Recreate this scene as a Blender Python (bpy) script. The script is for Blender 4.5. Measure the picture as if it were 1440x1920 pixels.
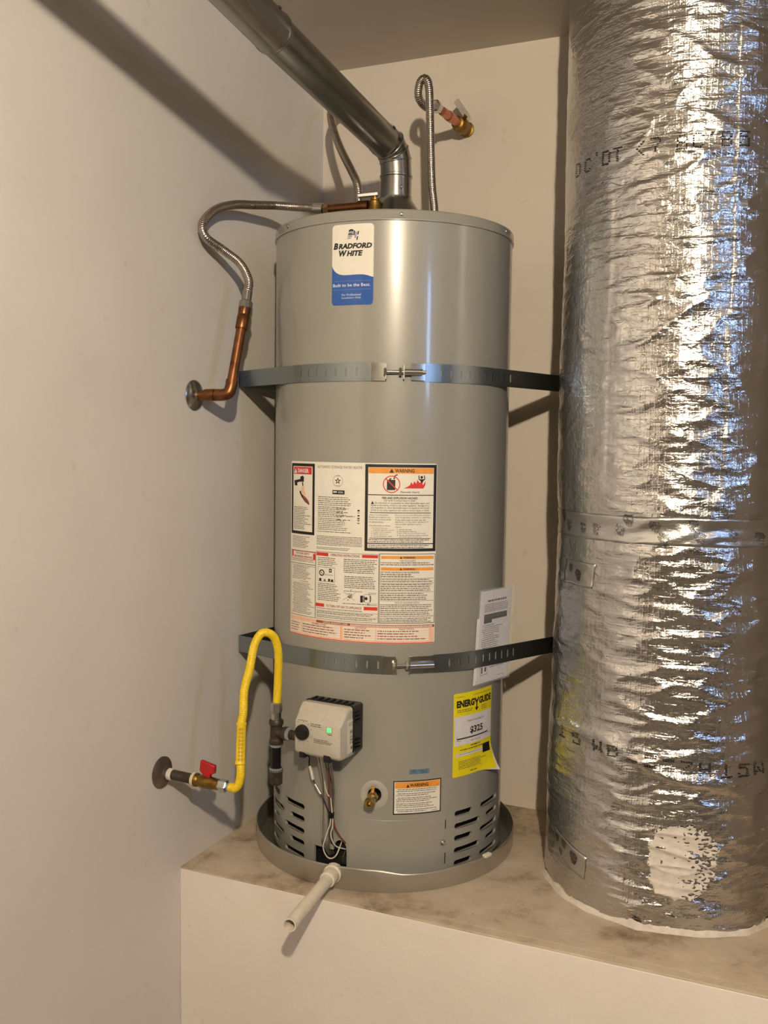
import bpy, bmesh, math, random
from math import sin, cos, pi, radians, degrees, sqrt, atan2, acos, asin
from mathutils import Vector, Matrix, noise
from mathutils.geometry import delaunay_2d_cdt

for o in list(bpy.data.objects):
    bpy.data.objects.remove(o)
S = bpy.context.scene
COL = S.collection

# ------------------------------------------------------------------ camera
cam = bpy.data.objects.new('camera', bpy.data.cameras.new('camera'))
COL.objects.link(cam)
CAM_YAW, CAM_PITCH, CAM_ROLL, CAM_F = 0.40566, -0.0718, 0.01303, 1802.5
fw = Vector((-sin(CAM_YAW) * cos(CAM_PITCH), cos(CAM_YAW) * cos(CAM_PITCH), sin(CAM_PITCH)))
r0 = Vector((cos(CAM_YAW), sin(CAM_YAW), 0)); u0 = r0.cross(fw)
rt = r0 * cos(CAM_ROLL) + u0 * sin(CAM_ROLL); up = u0 * cos(CAM_ROLL) - r0 * sin(CAM_ROLL)
cam.matrix_world = Matrix(((rt.x, up.x, -fw.x, 0.90726), (rt.y, up.y, -fw.y, -2.15431),
                           (rt.z, up.z, -fw.z, 0.97381), (0, 0, 0, 1)))
cam.data.sensor_fit = 'HORIZONTAL'; cam.data.sensor_width = 36.0
cam.data.lens = 36.0 * CAM_F / 1440.0
cam.data.clip_start = 0.02
S.camera = cam

# ------------------------------------------------------------------ world, lights, exposure
W = bpy.data.worlds.new('world'); S.world = W; W.use_nodes = True
W.node_tree.nodes['Background'].inputs[0].default_value = (0.35, 0.5, 0.8, 1)
W.node_tree.nodes['Background'].inputs[1].default_value = 0.4
BULB_POS = (1.22, -2.62, 1.87); BULB_R = 0.030
BULB_COL = (1.0, 0.83, 0.60); BULB_STRENGTH = 4650.0
WINDOW_COL = (0.33, 0.55, 1.0); WINDOW_STRENGTH = 30.0
S.view_settings.view_transform = 'Standard'
S.view_settings.look = 'None'
S.view_settings.gamma = 1.0
S.view_settings.use_curve_mapping = False
S.view_settings.exposure = 0.0
S.cycles.caustics_reflective = False

# ------------------------------------------------------------------ materials
def lin(h):
    h = h.lstrip('#'); c = [int(h[i:i + 2], 16) / 255 for i in (0, 2, 4)]
    return tuple((x / 12.92 if x <= .04045 else ((x + .055) / 1.055) ** 2.4) for x in c) + (1,)
class NT:
    def __init__(s, name):
        s.m = bpy.data.materials.new(name); s.m.use_nodes = True
        s.n = s.m.node_tree.nodes; s.l = s.m.node_tree.links; s.b = s.n['Principled BSDF']
    def node(s, t, **k):
        n = s.n.new(t)
        for a, b in k.items():
            setattr(n, a, b)
        return n
    def link(s, a, b): s.l.new(a, b)
    def noise(s, scale, detail=3, rough=.5, vec=None, dist=0):
        n = s.node('ShaderNodeTexNoise'); n.inputs['Scale'].default_value = scale
        n.inputs['Detail'].default_value = detail; n.inputs['Roughness'].default_value = rough
        n.inputs['Distortion'].default_value = dist
        if vec is None: vec = s.obj()
        s.link(vec, n.inputs['Vector']); return n.outputs['Fac']
    def obj(s):
        if not hasattr(s, 'tc'): s.tc = s.node('ShaderNodeTexCoord')
        return s.tc.outputs['Object']
    def uv(s):
        s.obj(); return s.tc.outputs['UV']
    def scaled(s, v, sc):
        n = s.node('ShaderNodeMapping'); n.inputs['Scale'].default_value = sc; s.link(v, n.inputs['Vector']); return n.outputs[0]
    def ramp(s, fac, stops):
        n = s.node('ShaderNodeValToRGB'); e = n.color_ramp.elements
        while len(e) < len(stops): e.new(.5)
        for i, (p, c) in enumerate(stops):
            e[i].position = p; e[i].color = c if len(c) == 4 else tuple(c) + (1,)
        s.link(fac, n.inputs[0]); return n.outputs[0]
    def math(s, op, a, b=None):
        n = s.node('ShaderNodeMath', operation=op)
        for i, v in enumerate((a, b)):
            if v is None: continue
            if isinstance(v, (int, float)): n.inputs[i].default_value = v
            else: s.link(v, n.inputs[i])
        return n.outputs[0]
    def bump(s, h, strength, dist, prev=None):
        n = s.node('ShaderNodeBump'); n.inputs['Strength'].default_value = strength
        n.inputs['Distance'].default_value = dist; s.link(h, n.inputs['Height'])
        if prev is not None: s.link(prev, n.inputs['Normal'])
        s.link(n.outputs[0], s.b.inputs['Normal']); return n.outputs[0]
    def set(s, **k):
        for a, v in k.items():
            s.b.inputs[a.replace('_', ' ')].default_value = v
        return s
def plain(name, hexc, rough=.5, metal=0., coat=0., var=.06, bump=0., scale=60, bscale=200):
    t = NT(name); c = lin(hexc) if isinstance(hexc, str) else tuple(hexc) + (1,)
    t.set(Roughness=rough, Metallic=metal, Coat_Weight=coat)
    d = tuple(x * (1 - var) for x in c[:3]); e = tuple(min(1, x * (1 + var)) for x in c[:3])
    t.link(t.ramp(t.noise(scale), [(.35, d), (.65, e)]), t.b.inputs['Base Color'])
    if bump: t.bump(t.noise(bscale), bump, .001)
    return t.m
M = {}
def wall_mat(name, a, b, bump=.25):
    t = NT(name); t.set(Roughness=.62)
    n1 = t.noise(3.0, 5, .6); n2 = t.noise(70, 3, .6)
    c = t.ramp(n1, [(.3, lin(a)), (.7, lin(b))])
    sp = t.ramp(t.noise(26, 2, .5), [(.72, (1, 1, 1)), (.78, (.80, .76, .70))])
    mx = t.node('ShaderNodeMix', data_type='RGBA', blend_type='MULTIPLY'); mx.inputs[0].default_value = .35
    t.link(c, mx.inputs[6]); t.link(sp, mx.inputs[7]); t.link(mx.outputs[2], t.b.inputs['Base Color'])
    vo = t.node('ShaderNodeTexVoronoi'); vo.inputs['Scale'].default_value = 7; t.link(t.obj(), vo.inputs['Vector'])
    sc_ = t.node('ShaderNodeSeparateColor'); t.link(vo.outputs['Color'], sc_.inputs[0])
    dot = t.math('MULTIPLY', t.math('LESS_THAN', vo.outputs['Distance'], .022), t.math('GREATER_THAN', sc_.outputs[0], .55))
    m2 = t.node('ShaderNodeMix', data_type='RGBA'); t.link(t.math('MULTIPLY', dot, .55), m2.inputs[0]); t.link(mx.outputs[2], m2.inputs[6]); m2.inputs[7].default_value = (.16, .12, .09, 1)
    t.link(m2.outputs[2], t.b.inputs['Base Color'])
    nb = t.bump(t.noise(9, 4, .6), bump, .004)
    t.bump(n2, bump, .0012, nb); return t.m
M['wall'] = wall_mat('painted_plaster', '#d3cac0', '#dbd2c8')
M['wall_left'] = wall_mat('cool_tinted_plaster', '#d6d2cd', '#deDAd5')  # same paint as the back wall; the camera's cooler shading is put into the colour
M['ceiling'] = wall_mat('ceiling_paint', '#c9c1b4', '#d0c8bb')
M['face'] = wall_mat('platform_paint', '#e6ded6', '#efe8e0', .4)
M['far'] = plain('dim_garage_wall', '#453f38', .8, var=.3, scale=2)
M['floor'] = plain('concrete_floor', '#6a645b', .8, var=.15, bump=.3, scale=6)
def platform_top():
    t = NT('stained_platform'); t.set(Roughness=.75)
    a = t.ramp(t.noise(5, 8, .65), [(.34, lin('#7d6a52')), (.48, lin('#c3b49f')), (.72, lin('#dccfbd'))])
    b = t.ramp(t.noise(38, 4, .6), [(.66, (1, 1, 1)), (.74, (.45, .38, .30))])
    mx = t.node('ShaderNodeMix', data_type='RGBA', blend_type='MULTIPLY'); mx.inputs[0].default_value = .7
    t.link(a, mx.inputs[6]); t.link(b, mx.inputs[7]); t.link(mx.outputs[2], t.b.inputs['Base Color'])
    t.bump(t.noise(60, 6, .7), .5, .002); return t.m
M['top'] = platform_top()
def jacket():
    t = NT('grey_enamel'); t.set(Roughness=.30, Coat_Weight=.55, Coat_Roughness=.10)
    t.link(t.ramp(t.noise(4), [(.3, lin('#92918a')), (.7, lin('#97968f'))]), t.b.inputs['Base Color'])
    t.bump(t.noise(420, 2), .04, .0006); return t.m
M['jacket'] = jacket()
M['dimple'] = plain('grey_plastic_ring', '#b0aca3', .5)
M['dark'] = plain('near_black', '#0b0a0a', .7)  # near-black tone for inner skirt, feet and hinge slits
M['black'] = plain('black_plastic', '#0d0c0c', .38)
M['ink'] = plain('black_ink', '#15110f', .5)
M['grey_ink'] = plain('fine_print_ink', '#6b665f', .55)
M['fine_ink'] = plain('small_print_ink', '#4d4842', .55)
M['red_ink'] = plain('red_ink', '#cf3227', .5)
M['orange_ink'] = plain('orange_ink', '#e99a3c', .5)
M['pink_ink'] = plain('pale_salmon_ink', '#efc3a8', .5)
M['brown_ink'] = plain('red_brown_ink', '#8d4a40', .5)
M['navy_ink'] = plain('navy_ink', '#1a1838', .45)
M['lilac_ink'] = plain('lilac_ink', '#8d8fb0', .45)
M['blue_ink'] = plain('blue_ink', '#1f55a8', .3, coat=.3)
M['white_ink'] = plain('white_ink', '#dfe3ea', .4)
M['label'] = plain('label_paper', '#e9e5da', .38, coat=.15, var=.02)
M['yellow_label'] = plain('yellow_paper', '#ecdd1c', .5, var=.03)
M['paper'] = plain('white_paper', '#dedbe0', .7, var=.04, bump=.2, bscale=60)
M['gold_label'] = plain('shiny_blue_sticker', '#7fa0c4', .25, metal=.6, var=.3, scale=150)
def metal(name, hexc, rough, var=.15, scale=30, bump=0., bscale=80, aniso=0.):
    t = NT(name); c = lin(hexc); t.set(Metallic=1., Roughness=rough, Anisotropic=aniso)
    n = t.noise(scale, 4, .6)
    t.link(t.ramp(n, [(.3, tuple(x * (1 - var) for x in c[:3])), (.7, tuple(min(1, x * (1 + var)) for x in c[:3]))]), t.b.inputs['Base Color'])
    r = t.node('ShaderNodeMapRange'); r.inputs[3].default_value = rough * .8; r.inputs[4].default_value = rough * 1.25
    t.link(n, r.inputs[0]); t.link(r.outputs[0], t.b.inputs['Roughness'])
    if bump: t.bump(t.noise(bscale, 3), bump, .001)
    return t.m
M['galv'] = metal('galvanized_steel', '#a2a19d', .24, .05, 14, .03, 30)
M['strap'] = metal('zinc_strap', '#9aa3a6', .30, .06, 12)
M['bolt'] = metal('bright_zinc', '#c9c9c4', .2, .08)
M['alu'] = metal('aluminium_pan', '#c6c3bb', .46, .06, 14, .08, 25)
M['hose'] = metal('corrugated_stainless', '#b0a69d', .28, .06)
M['copper'] = metal('aged_copper', '#7d5337', .35, .38, 45)
M['copper_bright'] = metal('bright_copper', '#c9866b', .4, .12, 45)
M['brass'] = metal('brass', '#b8a06a', .26, .2, 60)
M['brass_old'] = metal('tarnished_brass', '#8a6a35', .42, .35, 60)
M['lever'] = metal('plated_lever', '#d2d0cc', .45, .05)
M['chrome'] = metal('chrome_plate', '#bdb7b0', .22, .15, 30)
M['iron'] = plain('black_iron', '#4a413a', .5, metal=.55, var=.3, scale=70, bump=.3)
M['iron_dark'] = plain('dark_iron_pipe', '#17161b', .3, metal=.4, var=.3, scale=50)
M['flange'] = plain('grimy_flange', '#6d6157', .48, metal=.6, var=.4, scale=25)
M['pipe_dope'] = plain('pipe_sealant', '#cfc7a6', .7, var=.15, bump=.5)
M['grey_dope'] = plain('grey_sealant', '#7f8a92', .6, var=.2, bump=.4)
M['yellow'] = plain('yellow_coating', '#edcb1f', .42, coat=.1, var=.04)
M['red'] = plain('red_handle_paint', '#b2161c', .38, coat=.2, var=.12)
M['pvc'] = plain('white_pvc', '#e2dac8', .5, var=.1, scale=25, bump=.15)
M['control'] = plain('pale_grey_plastic', '#bdb8ac', .5, var=.04, scale=90)
M['white_wire'] = plain('white_wire', '#cfc8bb', .5)
M['red_wire'] = plain('red_wire', '#7d2f27', .5)
M['mastic'] = plain('white_mastic', '#d3ccc4', .85, var=.08, bump=.8, bscale=90)
def emis(name, col, s):
    t = NT(name); t.b.inputs['Emission Color'].default_value = col + (1,); t.b.inputs['Emission Strength'].default_value = s
    t.b.inputs['Base Color'].default_value = col + (1,); return t.m
M['led'] = emis('green_indicator', (.06, .85, .16), 1.6)
M['bulb'] = emis('lit_bulb', BULB_COL, BULB_STRENGTH)
M['daylight'] = emis('daylight_pane', WINDOW_COL, WINDOW_STRENGTH)
def plastic_bag():
    t = NT('clear_plastic_bag'); t.set(Roughness=.12, Base_Color=(.95, .95, .97, 1)); t.b.inputs['Alpha'].default_value = .16
    t.bump(t.noise(40, 3), .5, .004); return t.m
M['bag'] = plastic_bag()
def foil():
    t = NT('scrim_foil'); t.set(Metallic=1.0, Roughness=.2, Base_Color=(.64, .635, .64, 1))
    uv = t.uv(); sp = t.node('ShaderNodeSeparateXYZ'); t.link(uv, sp.inputs[0])
    wob = t.math('MULTIPLY', t.noise(14, 2), .006)
    def lines(x, pitch, sharp):
        a = t.math('ADD', x, wob); a = t.math('MULTIPLY', a, 2 * pi / pitch); a = t.math('SINE', a)
        a = t.math('ADD', t.math('MULTIPLY', a, .5), .5); return t.math('POWER', a, sharp)
    h = lines(sp.outputs[1], .0165, 14); v = lines(sp.outputs[0], .0105, 10)
    scrim = t.math('ADD', h, t.math('MULTIPLY', v, .5))
    b = t.bump(scrim, .30, .0008)
    st = t.scaled(uv, (1.0, 2.2, 1))
    b = t.bump(t.noise(42, 4, .55, st, .6), .55, .0045, b)
    b = t.bump(t.noise(170, 2, .5, st), .35, .0008, b)
    r = t.node('ShaderNodeMapRange'); r.inputs[3].default_value = .10; r.inputs[4].default_value = .27
    t.link(t.noise(6, 5, .6), r.inputs[0]); t.link(r.outputs[0], t.b.inputs['Roughness'])
    return t.m
M['foil'] = foil()
def foil_tape():
    t = NT('foil_tape'); t.set(Metallic=1.0, Roughness=.3, Base_Color=(.60, .595, .60, 1))
    b = t.bump(t.noise(30, 4, .6, t.scaled(t.uv(), (1, 1.6, 1))), .5, .004)
    t.bump(t.noise(140, 2), .25, .0010, b); return t.m
M['tape'] = foil_tape()

# ------------------------------------------------------------------ mesh helpers
class MB:
    def __init__(s): s.v = []; s.f = []; s.uv = None
    def add(s, vs, fs):
        k = len(s.v); s.v += [tuple(x) for x in vs]; s.f += [tuple(i + k for i in q) for q in fs]; return s
    def box(s, c, d, R=None):
        x, y, z = (q / 2 for q in d); P = [Vector((a * x, b * y, e * z)) for e in (-1, 1) for b in (-1, 1) for a in (-1, 1)]
        if R: P = [R @ q for q in P]
        return s.add([Vector(c) + q for q in P], [(0, 2, 3, 1), (4, 5, 7, 6), (0, 1, 5, 4), (2, 6, 7, 3), (0, 4, 6, 2), (1, 3, 7, 5)])
    def frame(s, d):
        d = Vector(d).normalized(); a = Vector((0, 0, 1)) if abs(d.z) < .9 else Vector((1, 0, 0))
        x = d.cross(a).normalized(); return x, d.cross(x).normalized()
    def lathe(s, prof, p0=(0, 0, 0), d=(0, 0, 1), seg=32, close=False):
        # prof: list of (radius, distance along d)
        d = Vector(d).normalized(); x, y = s.frame(d); p0 = Vector(p0); vs = []; fs = []
        for r, h in prof:
            for i in range(seg):
                a = 2 * pi * i / seg; vs.append(p0 + d * h + (x * cos(a) + y * sin(a)) * r)
        n = len(prof)
        for j in range(n - 1 if not close else n):
            for i in range(seg):
                a = j * seg + i; b = j * seg + (i + 1) % seg; e = ((j + 1) % n) * seg
                fs.append((a, b, e + (i + 1) % seg, e + i))
        if not close:
            if prof[0][0] > 1e-6: fs.append(tuple(range(seg))[::-1])
            if prof[-1][0] > 1e-6: fs.append(tuple((n - 1) * seg + i for i in range(seg)))
        return s.add(vs, fs)
    def cyl(s, a, b, r, r2=None, seg=24):
        a = Vector(a); b = Vector(b); return s.lathe([(r, 0), (r if r2 is None else r2, (b - a).length)], a, b - a, seg)
    def tube(s, path, r, seg=14, caps=True):
        path = [Vector(q) for q in path]; n = len(path); vs = []; fs = []
        T = [(path[min(i + 1, n - 1)] - path[max(i - 1, 0)]).normalized() for i in range(n)]
        x, y = s.frame(T[0])
        for i in range(n):
            if i: 
                x = (x - T[i] * x.dot(T[i])).normalized(); y = T[i].cross(x)
            rr = r[i] if isinstance(r, (list, tuple)) else r
            for k in range(seg):
                a = 2 * pi * k / seg; vs.append(path[i] + (x * cos(a) + y * sin(a)) * rr)
        for i in range(n - 1):
            for k in range(seg):
                a = i * seg + k; b = i * seg + (k + 1) % seg; fs.append((a, b, b + seg, a + seg))
        if caps: fs += [tuple(range(seg))[::-1], tuple((n - 1) * seg + k for k in range(seg))]
        return s.add(vs, fs)
    def sphere(s, c, r, seg=16, rings=10, sc=(1, 1, 1)):
        c = Vector(c); vs = [c + Vector((0, 0, -r * sc[2]))]; fs = []
        for j in range(1, rings):
            t = -pi / 2 + pi * j / rings
            vs += [c + Vector((r * cos(t) * cos(2 * pi * i / seg) * sc[0], r * cos(t) * sin(2 * pi * i / seg) * sc[1], r * sin(t) * sc[2])) for i in range(seg)]
        vs.append(c + Vector((0, 0, r * sc[2]))); L = len(vs) - 1
        for i in range(seg):
            fs.append((0, 1 + (i + 1) % seg, 1 + i)); b = 1 + (rings - 2) * seg; fs.append((b + i, b + (i + 1) % seg, L))
        for j in range(rings - 2):
            for i in range(seg):
                a = 1 + j * seg + i; b = 1 + j * seg + (i + 1) % seg; fs.append((a, b, b + seg, a + seg))
        return s.add(vs, fs)
    def prism(s, poly, p0, ex, ey, ez, h):
        # polygon in (ex,ey) plane extruded along ez by h
        p0, ex, ey, ez = (Vector(q) for q in (p0, ex, ey, ez)); n = len(poly)
        vs = [p0 + ex * a + ey * b for a, b in poly] + [p0 + ex * a + ey * b + ez * h for a, b in poly]
        return s.add(vs, [tuple(range(n))[::-1], tuple(range(n, 2 * n))] + [(i, (i + 1) % n, n + (i + 1) % n, n + i) for i in range(n)])
    def build(s, name, mat, parent=None, smooth=35, kind=None, bevel=0., solid=0., uv=None, label=None):
        me = bpy.data.meshes.new(name); me.from_pydata(s.v, [], s.f)
        bm = bmesh.new(); bm.from_mesh(me); bmesh.ops.recalc_face_normals(bm, faces=bm.faces); bm.to_mesh(me); bm.free()
        if uv:
            L = me.uv_layers.new(name='UVMap')
            for lp in me.loops: L.data[lp.index].uv = uv[lp.vertex_index]
        return link(name, me, mat, parent, smooth, kind, bevel, solid, label)
def link(name, me, mat, parent=None, smooth=35, kind=None, bevel=0., solid=0., label=None):
    me.materials.append(M[mat])
    if smooth:
        me.shade_smooth(); me.set_sharp_from_angle(angle=radians(smooth))
    o = bpy.data.objects.new(name, me); COL.objects.link(o)
    if parent:
        o.parent = parent; o.matrix_parent_inverse = Matrix.Translation(-parent.location)
        if parent.parent: o.matrix_parent_inverse = Matrix.Translation(-parent.parent.location) if parent.type == 'EMPTY' else Matrix.Identity(4)
    if kind: o['kind'] = kind
    if label: o['label'] = label
    if bevel:
        b = o.modifiers.new('bevel', 'BEVEL'); b.width = bevel; b.segments = 2; b.limit_method = 'ANGLE'; b.angle_limit = radians(40)
    if solid:
        m = o.modifiers.new('thickness', 'SOLIDIFY'); m.thickness = solid; m.offset = 1
    return o
def thing(name, label, cat, loc, group=None):
    o = bpy.data.objects.new(name, None); COL.objects.link(o); o.location = loc; o.empty_display_size = .05
    return tag(o, label, cat, group)
def tag(o, label, cat, group=None):
    o['label'] = label; o['category'] = cat
    if group: o['group'] = group
    return o
def V(*a): return Vector(a)
def pol(az, r, z):
    a = radians(az); return Vector((r * cos(a), r * sin(a), z))
def spline(P, per=8):
    P = [Vector(q) for q in P]; P = [P[0] * 2 - P[1]] + P + [P[-1] * 2 - P[-2]]; out = []
    for i in range(1, len(P) - 2):
        a, b, c, d = P[i - 1:i + 3]
        for k in range(per):
            t = k / per
            out.append(.5 * ((2 * b) + (c - a) * t + (2 * a - 5 * b + 4 * c - d) * t * t + (3 * b - a - 3 * c + d) * t ** 3))
    out.append(P[-2]); return out
def resample(P, step):
    out = [P[0]]; acc = 0; last = P[0]
    for q in P[1:]:
        seg = (q - last).length
        while acc + seg >= step and seg > 0:
            t = (step - acc) / seg; last = last.lerp(q, t); out.append(last); seg = (q - last).length; acc = 0
        acc += seg; last = q
    return out
def corrugated(path, r, amp, pitch, seg=14, n=4):
    P = resample(spline(path, 14), pitch / n)
    R = [r + amp * cos(2 * pi * i / n) for i in range(len(P))]
    return MB().tube(P, R, seg)

# ------------------------------------------------------------------ setting
XL, YB, YF, ZC, ZF, XR, YFR = -.3556, .3192, -.3702, 2.003, -.46, 3.0, -4.0
def struct(o): o['kind'] = 'structure'; return o
struct(MB().box(((XL - .05), (YB + YFR) / 2, (ZC + ZF) / 2), (.1, YB - YFR + .2, ZC - ZF + .2)).build('wall_left', 'wall_left'))
struct(MB().box(((XL + XR) / 2, YB + .05, (ZC + ZF) / 2), (XR - XL, .1, ZC - ZF + .2)).build('wall_back', 'wall'))
struct(MB().box(((XL + XR) / 2, YFR - .05, (ZC + ZF) / 2), (XR - XL, .1, ZC - ZF + .2)).build('wall_front', 'far'))
WY0, WY1, WZ0, WZ1 = -2.26, -2.00, 1.22, 1.95
wr = MB()
wr.box((XR + .05, (YFR + WY0) / 2, (ZC + ZF) / 2), (.1, WY0 - YFR, ZC - ZF + .2))
wr.box((XR + .05, (YB + WY1) / 2, (ZC + ZF) / 2), (.1, YB - WY1, ZC - ZF + .2))
wr.box((XR + .05, (WY0 + WY1) / 2, (WZ0 + ZF - .1) / 2), (.1, WY1 - WY0, WZ0 - ZF + .1))
wr.box((XR + .05, (WY0 + WY1) / 2, (WZ1 + ZC + .1) / 2), (.1, WY1 - WY0, ZC + .1 - WZ1))
struct(wr.build('wall_right', 'far'))
struct(MB().box(((XL + XR) / 2, (YB + YFR) / 2, ZC + .05), (XR - XL, YB - YFR, .1)).build('ceiling', 'ceiling'))
struct(MB().box(((XL + XR) / 2, (YB + YFR) / 2, ZF - .05), (XR - XL, YB - YFR, .1)).build('floor', 'floor'))
struct(MB().box((1.15, (YB + YF) / 2, ZC / 2), (.1, YB - YF, ZC)).build('wall_return', 'wall'))
wf = MB(); ym = (WY0 + WY1) / 2; zm = (WZ0 + WZ1) / 2
for y in (WY0 + .015, WY1 - .015): wf.box((XR + .03, y, zm), (.05, .03, WZ1 - WZ0))
for z in (WZ0 + .015, WZ1 - .015): wf.box((XR + .03, ym, z), (.05, WY1 - WY0 - .06, .03))
win = struct(wf.build('window_1', 'control'))
MB().box((XR + .045, ym, zm), (.006, WY1 - WY0 - .06, WZ1 - WZ0 - .06)).build('pane', 'daylight', win)
# platform: painted body, stained top boards with an edging strip
plat = struct(MB().box(((XL + XR) / 2, (YB + YF) / 2, (ZF - .004) / 2), (XR - XL, YB - YF, -.004 - ZF)).build('platform', 'face', bevel=.002))
e = .024; g = .0018
tp = []
for nm, (x0, x1, y0, y1, dz) in (('edging_board', (XL + .001, XL + e, YF, YB - .001, 0)), ('edging_board', (XL + e + g, XR, YF, YF + e, .0004)),
                             ('top_board', (XL + e + g, XR, YF + e + g, YB - .001, 0))):
    MB().box(((x0 + x1) / 2, (y0 + y1) / 2, -.002 + dz / 2), (x1 - x0, y1 - y0, .004 + dz)).build(nm, 'top', plat, bevel=.0006)

# ------------------------------------------------------------------ ceiling lamp (the room's light)
t = thing('ceiling_lamp', 'bare lit bulb hanging below the ceiling in front of the heater', 'lamp', (BULB_POS[0], BULB_POS[1], ZC))
x, y, z = BULB_POS
MB().lathe([(.06, 0), (.055, -.02), (.02, -.03), (0, -.03)], (x, y, ZC), (0, 0, 1), 28).build('ceiling_rose', 'pvc', t)
MB().cyl((x, y, ZC - .03), (x, y, z + .10), .004).build('cord', 'black', t)
MB().lathe([(.012, .11), (.02, .10), (.021, .06), (.017, .055), (0, .055)], (x, y, z), (0, 0, 1), 24).build('socket', 'black', t)
MB().lathe([(0, -BULB_R), (.015, -.026), (.026, -.015), (BULB_R, 0), (.027, .015), (.020, .032), (.014, .056), (0, .056)], (x, y, z), (0, 0, 1), 28).build('bulb', 'bulb', t)

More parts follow.
